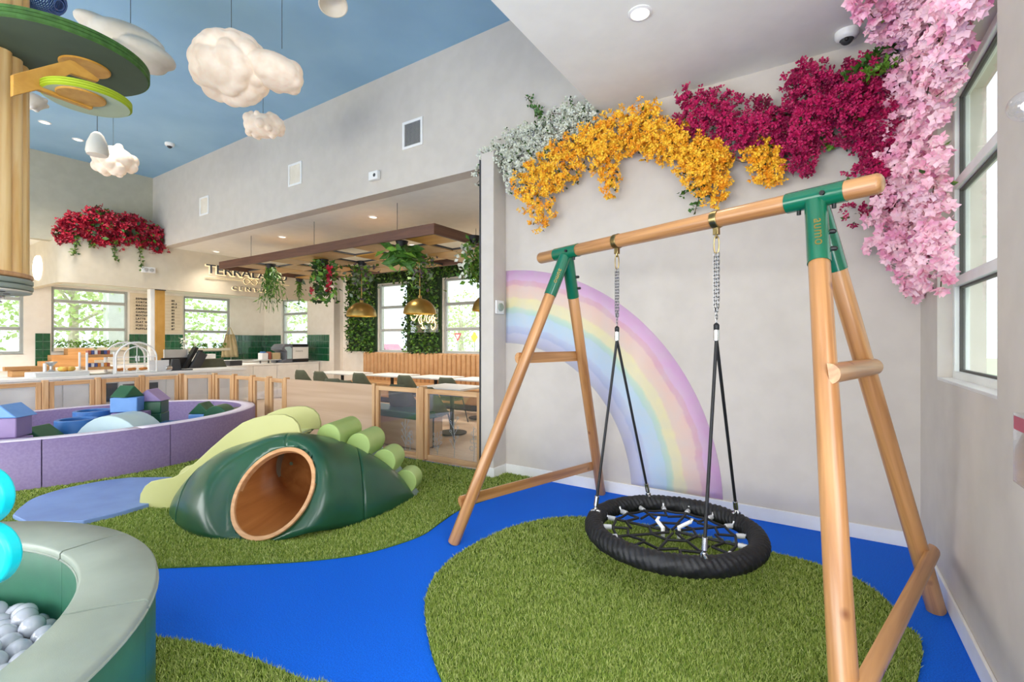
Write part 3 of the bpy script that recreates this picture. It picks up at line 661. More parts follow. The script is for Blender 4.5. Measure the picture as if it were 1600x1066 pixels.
# slide: two shaped side panels and the chute between
PT=[(-1.28,.0),(-1.295,.06),(-1.285,.13),(-1.24,.20),(-1.18,.243),(-1.1,.262),(-.97,.285),(-.85,.345),(-.72,.45),(-.6,.557),(-.45,.68),(-.3,.785),(-.2,.825),(-.10,.85),(0,.862),(.09,.862),(.165,.835),(.215,.785),(.238,.71),(.24,.645),(.1,.64),(-.08,.63),(-.16,.50),(-.3,.2),(-.42,.0)]
for w0,dx in ((-.012,0),(.49,-.10)):
    g=G(); g.prism([(d+dx,z) for d,z in PT],mp(0,w0,0),MD,UP,MW,.028); mkobj('slide_panel',g,'panel_lime',mound,bevel=.006,seg=3)
g=G(); ch=[(-1.30,.045),(-1.15,.06),(-1.0,.10),(-.8,.22),(-.6,.37),(-.4,.52),(-.25,.60),(-.1,.645),(.05,.655)]
g.grid([[mp(d,w,z) for w in (.016,.49)] for d,z in ch]+[[mp(d,w,z-.03) for w in (.016,.49)] for d,z in reversed(ch)]); mkobj('chute',g,'panel_lime_edge',mound,sharp=60)
g=G(); g.cyl(mp(-.02,-.02,.69),mp(-.02,-.012,.69),.01,10); 
# landing mat
mm=[(p.x,p.y,0) for p in (atz(.045,*q) for q in [(20,805),(32,793),(55,778),(100,764),(160,752),(205,746.5)])]
edge=smooth(mm,6,False); e2=atz(.045,232,785); e3=atz(.045,130,814); e4=atz(.045,60,818)
poly=[(p.x,p.y) for p in edge]+[(atz(.045,268,746).x,atz(.045,268,746).y),(mp(-1.12,.52,0).x,mp(-1.12,.52,0).y),(mp(-1.2,-.02,0).x,mp(-1.2,-.02,0).y),(atz(.045,180,803).x,atz(.045,180,803).y),(e3.x,e3.y),(atz(.045,90,816).x,atz(.045,90,816).y),(atz(.045,40,815).x,atz(.045,40,815).y)]
g=G(); g.prism(poly,(0,0,.009),(1,0,0),(0,1,0),UP,.04); lm=one('landing_mat',g,'mat_blue','rounded pale blue foam mat on the turf at the foot of the slide','mat',bevel=.006)
# ================================================================== PADDED RINGS
def ringseg(c,ax_,by,th,z0,z1,a0,a1,n=14,gap=.003):
    """closed curved block between outer ellipse (ax_,by) and inner one"""
    g=G(); rws=[]
    for i in range(n+1):
        a=a0+(a1-a0)*i/n; co,si=math.cos(a),math.sin(a); row=[]
        for (dr,z) in ((0,z0),(0,z1-.012),(-.010,z1-.002),(-th/2,z1),(-th+.010,z1-.002),(-th,z1-.012),(-th,z0)): row.append(Vector((c[0]+(ax_+dr)*co,c[1]+(by+dr)*si,z)))
        rws.append(row)
    g.grid(rws); w=7; m=n+1
    for i in range(m-1): g.f.append((i*w,i*w+w-1,(i+1)*w+w-1,(i+1)*w))
    g.f.append(tuple(range(w))); g.f.append(tuple(reversed([(m-1)*w+i for i in range(w)]))); return g
pr=thing('foam_play_ring','low oval play ring with purple padded walls in front of the wooden fence','play ring',(-7.93,2.2,0))
PC=(-7.93,2.2); PA,PB=1.5,1.93
def ang_of(px,py,z,cc,aa,bb):
    p=atz(z,px,py); return math.atan2((p.y-cc[1])/bb,(p.x-cc[0])/aa)
c1=ang_of(63,766,0.0,PC,PA,PB); c2=ang_of(268,730,0.0,PC,PA,PB)
cuts=[c1,c2,c2+.86,c2+1.75,c2+2.6,c2+3.6,c1+2*PI-.85,c1+2*PI]
for a0,a1 in zip(cuts,cuts[1:]):
    gap=.0025; o=mkobj('padded_wall',ringseg(PC,PA,PB,.2,.009,.5,a0+gap,a1-gap,16),'vinyl_purple',pr,sharp=50)
g=G(); g.prism([(PC[0]+(PA-.2)*math.cos(a*PI/24),PC[1]+(PB-.2)*math.sin(a*PI/24)) for a in range(48)],(0,0,.009),(1,0,0),(0,1,0),UP,.03); mkobj('floor_pad',g,'vinyl_purple_light',pr)
g=G()
for zz,col in ((.503,0),):
    g=G(); rws=[]
    for i in range(97):
        a=2*PI*i/96; rws.append([Vector((PC[0]+(PA-.012+dr)*math.cos(a),PC[1]+(PB-.012+dr)*math.sin(a),.5035)) for dr in (0,-.176)])
    g.grid(rws); o=mkobj('top_cover',g,'vinyl_purple_light',pr,label='paler purple top cover'); s_=o.modifiers.new('s','SOLIDIFY'); s_.thickness=.004
# ball pit
BC=(-2.9,-.40); bo,bi=1.365,1.115
bp=thing('ball_pit','green padded ball pit with pale sage top cushions in the near corner','ball pit',(BC[0],BC[1],0))
a1_=math.atan2(*(lambda p:(p.y-BC[1],p.x-BC[0]))(atz(.5,195,833))); a2_=math.atan2(*(lambda p:(p.y-BC[1],p.x-BC[0]))(atz(.5,207,942)))
st=a1_-a2_; 
for k in range(8):
    a0=a2_+k*2*PI/8; a1=a0+2*PI/8
    if k==0: a0,a1=a2_,a1_
    elif k==1: a0=a1_
    sp_=.006
    w=mkobj('padded_wall',ringseg(BC,bo,bo,.25,.009,.462,a0+.001,a1-.001,16),'pit_green',bp,sharp=50)
    g=ringseg(BC,bo+.006,bo+.006,.262,.464,.505,a0+sp_,a1-sp_,18); mkobj('top_cushion',g,'vinyl_sage',bp,sharp=50,label='pale sage top cushion')
    for rr_ in (bo+.007,bo-.257):
        g=G(); g.tube([Vector((BC[0]+rr_*math.cos(a0+sp_+(a1-a0-2*sp_)*i/16),BC[1]+rr_*math.sin(a0+sp_+(a1-a0-2*sp_)*i/16),.466)) for i in range(17)],.005,6); mkobj('piping',g,'vinyl_sage',bp)
g=G(); g.prism([(BC[0]+bi*math.cos(a*PI/24),BC[1]+bi*math.sin(a*PI/24)) for a in range(48)],(0,0,.009),(1,0,0),(0,1,0),UP,.05); mkobj('floor_pad',g,'vinyl_green',bp)
# balls: individual ones where the photograph shows them
g=G(); g.ball((0,0,0),.046,20,12); g2=G(); 
ball0=one('play_ball',g,'ball_clear','translucent pearl white plastic ball lying in the green ball pit','ball',group='pearl balls in the ball pit')
cand=[]; d_=.091
for layer in range(3):
    for i in range(-18,19):
        for j in range(-18,19):
            x=BC[0]+(i+.5*(j%2)+.33*layer)*d_; y=BC[1]+(j*.866+.33*layer)*d_; z=.10+layer*.058
            if math.hypot(x-BC[0],y-BC[1])<bi-.04: cand.append((x,y,z,layer))
def prj(p):
    q=Vector(p[:3])-CAM; t=q.dot(FW); return (CX+FPX*q.dot(RT)/t, CY-FPX*q.z/t, t) if t>.1 else (9999,9999,t)
vis=[];rest=[]
for x,y,z,l in cand:
    u,v,t=prj((x,y,z)); (vis if l==2 and u>-260 and v<1250 and t>.2 else rest).append((x+random.uniform(-.012,.012),y+random.uniform(-.012,.012),z+(random.uniform(-.02,.022) if l==2 else 0),l))
vis.sort(key=lambda p:abs(prj(p)[0]-40)+abs(prj(p)[1]-1000)); rest+= [p for p in vis[280:]]; vis=vis[:280]
ball0.location=vis[0][:3]
for p in vis[1:]:
    o=ball0.copy(); COL.objects.link(o); o.location=p[:3]; o.rotation_euler=(random.random()*6,random.random()*6,0)
g=G()
for p in rest:
    if p[3]>=1: g.ball(p[:3],.045,8,6)
o=one('play_balls',g,'ball_clear','pearl balls filling the rest of the green ball pit','ball',kind='stuff')
# turquoise lobed toy tree standing in the ball pit at the frame edge
tt=thing('toy_tree','turquoise scalloped foam tree at the left edge, standing in the ball pit','toy tree',(-2.35,.22,0))
c0=att(1.5,-34,862); 
def lobes(px,py,r,t=1.5):
    c=att(t,px,py); rr=wd(r,t); out=[]
    for i in range(28):
        a=2*PI*i/28; out.append((c-c0).dot(RT)+rr*math.cos(a) if 0 else ((c-c0).dot(RT)+rr*math.cos(a),(c-c0).z+rr*math.sin(a)))
    return out
for (px,py,r) in ((-35,777,48),(-27,868,51),(-90,820,70)):
    g=G(); g.prism(lobes(px,py,r),c0-FW*.02,RT,UP,FW,.05); mkobj('foam_lobe',g,'cyan_foam',tt,bevel=.012,seg=4)
g=G(); g.cyl(Vector((c0.x,c0.y,.06))-RT*.06,Vector((c0.x,c0.y,.85))-RT*.06,.04,14); mkobj('trunk',g,'cyan_foam',tt)
# ================================================================== foam blocks in the purple ring
BLK=[]
def blk(kind,px,s,z,wx,wy,h,m,label,rot=.3,cat='foam block',name='foam_block'):
    d=ray(px,532); c=CAM+d*s; x,y=c.x,c.y; ca,sa=math.cos(TH+rot),math.sin(TH+rot); X=Vector((ca,sa,0)); Y=Vector((-sa,ca,0)); o0=Vector((x,y,z)); g=G()
    if kind=='box': g.obox(o0+UP*h/2,(X,Y,UP),(wx/2,wy/2,h/2))
    elif kind=='prism': g.prism([(-wx/2,0),(wx/2,0),(0,h)],o0-Y*wy/2,X,UP,Y,wy)
    elif kind=='half': g.prism([(wx/2*math.cos(R_(a)),h*math.sin(R_(a))) for a in range(0,181,10)],o0-Y*wy/2,X,UP,Y,wy)
    elif kind=='arch': g.prism([(wx/2*math.cos(R_(a)),h*math.sin(R_(a))) for a in range(0,181,10)]+[(wx*.3*math.cos(R_(a)),h*.55*math.sin(R_(a))) for a in range(180,-1,-12)],o0-Y*wy/2,X,UP,Y,wy)
    elif kind=='tub': g.lathe([(wx/2,0),(wx/2,h),(wx/2-.05,h),(wx/2-.05,.04),(0,.04),(0,0),(wx/2,0)],o0,UP,32)
    elif kind=='cyl': g.cyl(o0,o0+UP*h,wx/2,24)
    return one(name,g,m,label,cat,bevel=.012,seg=3)
Z0=.042
def zpx(y,s): return 1.5-(y-532)/FPX*s
s=6.3
blk('box',201,s,Z0,.29,.29,.19,'foam_blue','blue foam block, lowest of the middle tower in the purple ring')
blk('box',201,s,Z0+.19,.30,.30,.16,'foam_purple','purple foam block third from the top of the middle tower')
blk('box',206,s-.02,Z0+.35,.36,.26,.16,'foam_purple','wide purple foam block under the light blue one in the middle tower')
blk('box',201,s,.56,.30,.28,.19,'foam_blue','light blue foam cube under the green roof of the middle tower')
blk('prism',199,s,.752,.27,.26,.15,'foam_green','dark green roof-shaped foam block on top of the middle tower',rot=1.3)
s=6.55
blk('box',237,s,Z0,.34,.3,.3,'foam_blue_deep','deep blue foam block below the dark green cube')
blk('box',238,s,.345,.31,.29,.155,'foam_green','dark green foam block right of the middle tower, second from its base')
blk('box',238,s,.50,.30,.28,.165,'foam_green','dark green foam cube under the purple roof block')
blk('prism',238,s,.668,.36,.28,.165,'foam_purple','purple roof-shaped foam block on the dark green cube',rot=.2)
blk('box',252,6.15,Z0,.28,.26,.33,'foam_blue','bright blue foam block standing right of the green cube')
blk('box',266,6.5,Z0,.24,.26,.34,'foam_blue_deep','deep blue foam block, rightmost of the group by the middle tower')
s=5.15
blk('box',12,s,Z0,.30,.28,.24,'foam_purple','purple foam block at the bottom of the left tower')
blk('box',20,s-.06,Z0+.24,.22,.26,.17,'foam_purple','small purple foam block second from the bottom of the left tower')
blk('box',14,s,.452,.27,.26,.215,'foam_purple','purple foam cube under the blue roof of the left tower')
blk('prism',16,s,.67,.34,.28,.145,'foam_blue','blue roof-shaped foam block on top of the left tower',rot=.15)
blk('box',60,5.5,Z0,.38,.30,.30,'foam_green','dark green foam block behind the ring wall near the left tower',rot=.1)
blk('prism',60,5.5,.343,.42,.30,.17,'foam_green','low dark green roof block behind the ring wall near the left tower',rot=.1)
blk('tub',120,5.95,Z0,.42,.42,.47,'foam_blue_deep','round deep blue foam tub inside the purple ring',rot=0,name='foam_tub',cat='foam tub')
blk('tub',146,6.35,Z0,.42,.42,.52,'foam_blue_deep','second round deep blue foam tub, half hidden behind the pale half disc',rot=0,name='foam_tub',cat='foam tub')
o=blk('half',190,5.72,Z0,.92,.42,.575,'foam_pale','pale blue half-disc soft play rocker in the purple ring',rot=.05,name='soft_rocker',cat='soft rocker')
blk('box',322,6.9,Z0,.36,.3,.40,'foam_blue','blue foam block under the dark green roof at the right end of the ring')
blk('prism',319,6.9,.445,.30,.28,.16,'foam_green','dark green roof-shaped foam block at the right end of the ring',rot=.1)
blk('half',344,6.9,.36,.34,.28,.20,'foam_green','dark green half-round foam block at the right end of the ring',rot=.1)
blk('box',344,6.9,Z0,.34,.28,.318,'foam_blue','blue foam block under the half-round green block')
blk('box',369,7.1,Z0,.16,.25,.44,'foam_green','slim dark green foam block, rightmost in the purple ring')
# tan wedge between ring and mound
p=atz(.36,363,657); g=G(); g.prism([(-.12,0),(.12,0),(.12,.32),(-.12,.42)],Vector((p.x,p.y,.009)),RT,UP,FW,.2); one('foam_wedge',g,'snack_red','small brown foam wedge between the purple ring and the slide','foam wedge',bevel=.01)
# ================================================================== FENCE
fg='wooden frame fence panels around the play area'
FH=.905
fpts=[(-9.42,.25),(-9.42,.85),(-9.42,1.45),(-9.42,2.05),(-9.42,2.65),(-9.42,3.22),(-9.3,3.75),(-8.95,4.13),(-8.45,4.22),(-7.9,4.235),(-7.42,4.24),(-6.95,4.25)]
xs=[(-5.03,4.33),(-4.18,4.37),(-3.22,4.40)]
def post(p,label,w=.07):
    g=G(); g.obox((p[0],p[1],FH/2+.004),((1,0,0),(0,1,0),UP),(w/2,w/2,FH/2+.012)); return one('fence_post',g,'fence_wood',label,'fence post',bevel=.006)
def panel(a,b,label,pane='acrylic',etch=False):
    a=Vector((a[0],a[1],0));b=Vector((b[0],b[1],0)); d=(b-a).normalized(); a2=a+d*.042; b2=b-d*.042; n=d.cross(UP)
    t=thing('fence_section',label,'fence panel',tuple((a+b)/2),group=None); fwid=.055
    for p,q in ((a2+d*fwid/2,1),(b2-d*fwid/2,1)):
        g=G(); g.beam(p+UP*.012,p+UP*(FH-.01),fwid,.04,n); mkobj('upright',g,'fence_wood',t,bevel=.004)
    for z in (FH-.04,.045):
        g=G(); g.beam(a2+d*fwid+UP*z,b2-d*fwid+UP*z,.055,.04,n) if 0 else g.obox((a2+b2)/2+UP*z,(d,n,UP),((b2-a2).length/2-fwid,.02,.03)); mkobj('rail',g,'fence_wood',t,bevel=.004)
    g=G(); g.obox((a2+b2)/2+UP*FH/2,(d,n,UP),((b2-a2).length/2-fwid+.008,.004,FH/2-.06)); pn=mkobj('clear_panel',g,pane,t)
    return t,a2,b2,d,n
names=['leftmost','second','third','fourth','fifth','sixth','seventh','eighth','ninth','tenth','eleventh','twelfth']
for i,p in enumerate(fpts): post(p,'%s fence post from the left along the back of the play area'%names[i])
for i,(a,b) in enumerate(zip(fpts,fpts[1:])): panel(a,b,'%s wooden fence panel from the left with a clear pane'%names[i])
post(xs[0],'fence post at the right edge of the plywood sheet',.05); post(xs[1],'fence post between the two etched clear panels',.08); post((-3.24,4.40),'fence post against the end of the white wall',.05)
P1=panel(xs[0],xs[1],'clear fence panel beside the plywood sheet, dark bench behind it')
P2=panel(xs[1],(-3.24,4.40),'clear fence panel next to the white wall, etched with plant outlines')
g=G(); g.obox((-5.99,4.285,FH/2),(Vector((1.94,.09,0)).normalized(),Vector((-.09,1.94,0)).normalized(),UP),(.955,.012,FH/2-.004)); one('plywood_sheet',g,'plywood','plain plywood sheet standing in the fence line behind the mound','plywood sheet',bevel=.003)
g=G(); g.tube([( -3.2,4.40,.95),(-3.2,4.40,.97)],.006,6)
def etch(t,a2,d,n,sprs):
    for (u,h,kind) in sprs:
        g=G(); o=a2+d*u-n*.0 ; off=n*(-.006) if n.y>0 else n*.006
        if off.y>0: off=-off
        q=lambda x,z:o+d*x+UP*(.09+z)+off
        g.tube([q(0,0),q(.01,h*.4),q(-.01,h*.7),q(.0,h)],.0034,5)
        m=6
        for k in range(m):
            z=h*(.3+.65*k/m); sd=1 if k%2 else -1
            if kind=='b': g.tube([q(0,z-.05),q(sd*.05,z+.03)],.0028,5); g.tube([q(sd*.055+.014*math.cos(a*PI/5),z+.045+.014*math.sin(a*PI/5)) for a in range(10)],.0028,5,closed=True)
            else: g.tube([q(sd*(.03+.03*math.cos(a*PI/6))*(1-k/12),z+.02+.025*math.sin(a*PI/6)+.0) for a in range(12)],.0028,5,closed=True)
        mkobj('etched_plant',g,'etched',t,label='white etched plant outline')
t,a2,b2,d,n=P2; etch(t,a2,d,n,[(.46,.52,'b'),(.75,.40,'l'),(.2,.28,'b')])
t,a2,b2,d,n=P1; etch(t,a2,d,n,[(.52,.40,'b'),(.6,.25,'l')])
# ================================================================== TREE POST with leaf discs
tc_=Vector((-4.60,.60,0))-RT*.19; col=thing('tree_post','thick post of knotty pine staves hanging at the left edge, ending in a padded ring','play tree',(tc_.x,tc_.y,1.9))
RCOL=.40
for k in range(26):
    a=2*PI*k/26; p=tc_+Vector((RCOL*math.cos(a),RCOL*math.sin(a),0)); g=G(); g.tube([p+UP*1.93,p+UP*3,p+UP*4,p+UP*5.1],[.052]*4,12); mkobj('stave',g,'pine_yellow',col,sharp=60)
for z0,z1,m in ((1.84,1.875,'vinyl_sage'),(1.88,1.915,'vinyl_sage'),(1.92,1.95,'rim_wood')):
    g=G(); g.lathe([(0,z0),(.465,z0),(.472,z0+.006),(.472,z1-.006),(.465,z1),(0,z1)],tc_,UP,48); mkobj('ring_pad',g,m,col,sharp=50)
g=G(); g.lathe([(0,1.822),(.46,1.822),(.467,1.828),(.467,1.836),(0,1.838)],tc_,UP,48); mkobj('base_disc',g,'cloud_dim',col,label='pale underside disc')
for k in range(10):
    a=R_(k*36+8); rr=.34+.05*(k%2); g=G(); c=tc_+Vector((rr*math.cos(a),rr*math.sin(a),1.8215)); g.lathe([(.0,0),(.018,0),(.018,-.003),(0,-.003)],c,UP,12); mkobj('bolt_hole',g,'black',col)
g=G(); sc=tc_+Vector((0,0,0)); pts=[]
for i in range(200):
    a=i*2*PI/22; f_=i/200; pts.append(sc+Vector(((.33-.12*f_)*math.cos(a),(.33-.12*f_)*math.sin(a),1.80-.26*f_)))
g.tube(pts,.008,8); one('coil_spring',g,'chrome','white metal coil spring under the pine post at the left edge','spring')
def tdisc(c,R,th,mtop,mund,mrim,par_):
    g=G(); g.lathe([(0,0),(R-.012,0)],c,UP,72); mkobj('leaf_underside',g,mund,par_)
    g=G(); g.lathe([(R-.012,0),(R,.008),(R,th*.33),(R-.006,th*.36),(R,th*.4),(R,th*.64),(R-.006,th*.67),(R,th*.7),(R,th-.006),(R-.01,th)],c,UP,72); mkobj('leaf_rim',g,mrim,par_,sharp=30)
    g=G(); g.lathe([(0,th),(R-.01,th)],c,UP,72); mkobj('leaf_top',g,mtop,par_)
cA=att(3.2,112,97); cB=att(3.0,137,160); cA=atz(cA.z,112,97)
ld=thing('leaf_canopy','dark green and lime padded leaf discs on a forked wooden bracket below the blue ceiling','play tree canopy',tuple(cA))
cA=cA-RT*.06+FW*.0
tdisc(cA,.47,.075,'leaf_disc_dark','leaf_disc_under','leaf_disc_rim',ld)
tdisc(cB,.222,.05,'lime_disc','lime_under','lime_rim',ld)
def bracket(pts,t,th):
    g=G(); A0=att(2.72,25,120); B0=att(3.06,150,120); e=(B0-A0); e.z=0; e.normalize(); nn=e.cross(UP); o0=A0
    def hit(px,py): d=ray(px,py); s_=((o0-CAM).dot(nn))/d.dot(nn); return CAM+d*s_
    P=[((hit(*q)-o0).dot(e),(hit(*q)-o0).z) for q in pts]; g.prism(P,o0,e,UP,-nn,th); g.t=[Vector((q.z,q.y,q.x)) for q in g.t]; return g
mkobj('bracket',bracket([(20,116),(109,93),(118,96),(156,124),(153,128),(112,115),(78,131),(146,167),(145,171),(60,140),(20,150)],3.02,.035),'honey_ply',ld,bevel=.004)
for c,px,py,r in ((cA,133,107,31),(cB,127,153,30)):
    q=atz(c.z-.012,px,py); rr=wd(r,(q-CAM).dot(FW)); g=G(); g.lathe([(0,0),(rr-.005,0),(rr,.004),(rr,.011),(0,.0115)],q,UP,36); mkobj('mount_plate',g,'honey_ply',ld)
# ================================================================== CLOUDS and hanging toys
def cloud(name,label,cat,c,size,m,seed,n=34,flat=.62,wire=None,bump=.2):
    rnd=random.Random(seed); g=G(); c=Vector(c); a,b,h=size
    g.ball(c,1,24,14,(a*.86,b*.86,h*.86))
    for i in range(n):
        th=rnd.uniform(0,2*PI); ph=math.acos(rnd.uniform(-.95,.95)); v=Vector((math.sin(ph)*math.cos(th)*a,math.sin(ph)*math.sin(th)*b,math.cos(ph)*h))
        r=rnd.uniform(.15,.34)*min(a,h*1.35); g.ball(c+v*(1.02-r/min(a,h*1.35)*.85),r,14,9)
    # ax rotated into the picture plane
    for i,v in enumerate(g.v):
        q=v-c; g.v[i]=c+RT*q.x+FW*q.y+UP*q.z
    t=thing(name,label,cat,tuple(c))
    o=mkobj('cloud_body',g,m,t,recalc=False); rm=o.modifiers.new('r','REMESH'); rm.mode='VOXEL'; rm.voxel_size=max(.012,a/34); rm.use_smooth_shade=True
    sm=o.modifiers.new('s','SMOOTH'); sm.iterations=1; sm.factor=.5
    if wire is not None:
        g=G()
        for (dx,zt) in wire: g.cyl(c+RT*dx+UP*h*.6,c+RT*dx+UP*(zt-c.z),.0025,5)
        mkobj('wire',g,'dark_grey',t)
    return t
def cl(px0,px1,py0,py1,t): c=att(t,(px0+px1)/2,(py0+py1)/2); return c,wd((px1-px0)/2,t),wd((py1-py0)/2,t)
c,a,h=cl(303,420,56,157,4.2); cc=cloud('cloud_lamp','largest glowing bumpy cloud lamp under the blue ceiling','cloud lamp',c,(a*1.0,a*.8,h),'cloud_glow',3,130,wire=[(.0,5.1),(.45,5.1)])
g=G(); c2=att(4.2,428,112); g.ball((0,0,0),1,16,10,(.25,.22,.15))
for i in range(12):
    th=i*.9; g.ball((.17*math.cos(th),.13*math.sin(th),.05*math.sin(i*2.1)),.085,12,8)
g.ball((.17,0,-.03),.08,12,8); g.ball((-.17,0,.03),.16,12,8)
for i,v in enumerate(g.v): g.v[i]=c2+RT*(v.x)+FW*v.y+UP*(v.z-.18*v.x)
o=mkobj('cloud_tail',g,'cloud_glow',cc,recalc=False); rm=o.modifiers.new('r','REMESH'); rm.mode='VOXEL'; rm.voxel_size=.016; rm.use_smooth_shade=True
c,a,h=cl(378,444,177,217,6.0); cloud('cloud_lamp','small round glowing cloud lamp beside the taupe upper wall','cloud lamp',c,(a,a*.8,h),'cloud_glow',5,26,wire=[(0,5.1)])
c,a,h=cl(144,210,226,274,7.0); cloud('cloud_lamp','small glowing cloud lamp below the leaf discs','cloud lamp',c,(a,a*.8,h),'cloud_glow',9,24,wire=[(0,5.1)])
c,a,h=cl(128,264,34,102,4.6)
t=thing('smooth_cloud','unlit smooth beige cloud shape hanging behind the dark leaf disc','hanging cloud',tuple(c))
g=G()
for (dx,dz,rx,rz) in ((-.22,.10,.20,.085),(.02,.05,.33,.13),(.22,-.05,.22,.10),(.10,-.12,.26,.09)):
    g.ball((dx,0,dz),1,20,12,(rx,.24,rz))
for i,v in enumerate(g.v): g.v[i]=c+RT*v.x+FW*v.y+UP*(v.z-.22*v.x)
o=mkobj('cloud_body',g,'cloud_dim',t,recalc=False); rm=o.modifiers.new('r','REMESH'); rm.mode='VOXEL'; rm.voxel_size=.014; rm.use_smooth_shade=True
g=G(); g.cyl(c+UP*.1+RT*.05,Vector((c.x,c.y,5.1))+RT*.05,.003,5); mkobj('wire',g,'dark_grey',t)
c,a,h=cl(26,69,143,172,4.6); cloud('cloud_lamp','little pale cloud beside the pine post below the leaf discs','cloud lamp',c,(a,a,h),'cloud_dim',12,8,wire=[(0,5.1)])
t=thing('hanging_bag','pale cone-shaped hanging lamp shade above the small cloud','hanging shade',tuple(att(6.2,152,225)))
c=att(6.2,152,225); hh=wd(18,6.2); g=G(); g.lathe([(0,-hh),(wd(13,6.2),-hh*.98),(wd(14.5,6.2),-hh*.7),(wd(13,6.2),0),(wd(8,6.2),hh*.75),(wd(4,6.2),hh),(0,hh*1.02)],c,UP,24); mkobj('shade',g,'cloud_dim',t,sharp=60)
g=G(); g.cyl(c+UP*hh,Vector((c.x,c.y,5.1)),.004,6); mkobj('cord',g,'dark_grey',t)
t=thing('hanging_bell','grey bell lamp shade at the top edge of the blue ceiling','hanging shade',tuple(att(4.4,519,5)))
c=att(4.4,520,2); g=G(); g.lathe([(0,.16),(.03,.15),(.09,.10),(.125,.0),(.13,-.05),(.12,-.052),(.085,.09),(0,.12)],c,Vector((-.25,.1,1)),28); mkobj('shade',g,'cloud_dim',t,sharp=60)
g=G(); g.cyl(c+UP*.14,Vector((c.x,c.y,5.1)),.004,6); mkobj('cord',g,'dark_grey',t)
c=att(3.5,64,-8); t=thing('coil_toy','translucent blue ribbed coil toy hanging above the leaf discs','hanging toy',tuple(c)); d1=(RT*.86-UP*.5).normalized(); n_=26
for k in range(n_):
    f_=-1+2*(k+.5)/n_; r_=.125*math.sqrt(max(.03,1-f_*f_)); cc_=c+d1*(f_*.16); x=d1.orthogonal().normalized(); y=d1.cross(x); g=G(); g.tube([cc_+x*(r_*math.cos(i*PI/12))+y*(r_*math.sin(i*PI/12)) for i in range(24)],.0045,6,closed=True); mkobj('coil_ring',g,'slinky_blue',t)
g=G(); g.cyl(c+UP*.1,Vector((c.x,c.y,5.1)),.003,5); mkobj('wire',g,'dark_grey',t)
# ================================================================== fittings on ceilings and walls
def downlight(p,label,r=.06,lit=True):
    t=thing('downlight',label,'ceiling light',tuple(p)); g=G(); g.lathe([(r,0),(r*1.35,0),(r*1.35,-.006),(r*1.05,-.012),(r,-.004)],p,UP,28); mkobj('trim_ring',g,'trim_white',t)
    g=G(); g.lathe([(0,-.003),(r,-.003)],p,UP,24); mkobj('lens',g,'lamp_disc' if lit else 'cloud_dim',t)
for i,(px,py,z,lab,e) in enumerate([(1000,20,3.75,'round ceiling light in the white ceiling above the swing',40),(583,339,3.52,'ceiling light over the cafe nearest the wall end',130),(441,370,3.52,'middle ceiling light over the cafe',130),(338,393,3.52,'farthest ceiling light over the cafe, above the sign',130),(122,218,5.1,'round ceiling light in the blue ceiling above the flower ledge',230),(70,191,5.1,'round ceiling light in the blue ceiling just below the leaf discs',230)]):
    p=atz(z,px,py); downlight(p,lab); spot('downlight_glow',(p.x,p.y,z-.05),e)
for p in ((-7.2,7.2),(-9.6,7.2),(-5,7.2)): spot('cafe_fill',(*p,3.4),260); downlight(Vector((*p,3.52)),'added fill light above the %s cafe table row'%{-7.2:'middle',-9.6:'far left',-5:'right'}[p[0]])  # fill lamps added to brighten the cafe
for y in (2,4,6): spot('bar_fill',(-13.2,y,2.7),230); downlight(Vector((-13.2,y,2.78)),'added fill light behind the bar bulkhead near the %s window'%{2:'first',4:'second',6:'third'}[y])  # fill lamps added to brighten the bar
p=atz(3.75,1153,127); g=G(); g.lathe([(.035,0),(.05,0),(.05,-.006),(.035,-.006),(.0,-.004)],p,UP,24); one('sprinkler_cover',g,'trim_white','small flat round cap in the white ceiling above the flowers','ceiling cap')
def domecam(p,up,label,r=.075):
    t=thing('security_camera',label,'camera',tuple(p)); g=G(); g.lathe([(0,0),(r,0),(r,-.03),(r*.86,-.05),(r*.6,-.058)],p,up,28); mkobj('housing',g,'trim_white',t,sharp=50)
    g=G(); g.ball(Vector(p)-Vector(up)*.05,r*.56,18,10); mkobj('dome',g,'dark_grey',t)
    tc2=(CAM-Vector(p)).normalized(); g=G(); g.ball(Vector(p)-Vector(up)*.05+tc2*r*.42,r*.22,12,8); mkobj('lens',g,'black',t)
domecam(atz(3.75,1323,50),UP,'white dome camera with dark lens in the white ceiling'); domecam(atz(5.1,265,224),UP,'small dome camera on the blue ceiling near the far corner')
for q_,(x,y) in enumerate([(-1.1,1.0),(-.3,-.9),(-1.2,-2.4)]): spot('alcove_fill',(x,y,3.68),40); downlight(Vector((x,y,3.75)),'unseen fill light added in the white ceiling %s the camera'%('just before','behind','far behind')[q_])  # lamps out of view, added to brighten the floor
for q_,(x,y) in enumerate([(-4.2,-1.2),(-7.6,-1.2),(-10.4,-1.4),(-3.2,-3.0)]): spot('hall_fill',(x,y,5.0),90); downlight(Vector((x,y,5.1)),'unseen fill light added in the blue ceiling behind the camera, %s'%('near right','middle','far left','rearmost')[q_])  # lamps out of view, added as fill for the hall
p=Vector((-8.3,2.4,5.1)); spot('hall_fill',(p.x,p.y,5.0),200); downlight(p,'added fill light in the blue ceiling hidden above the leaf discs')  # hidden lamp added to brighten the counter front
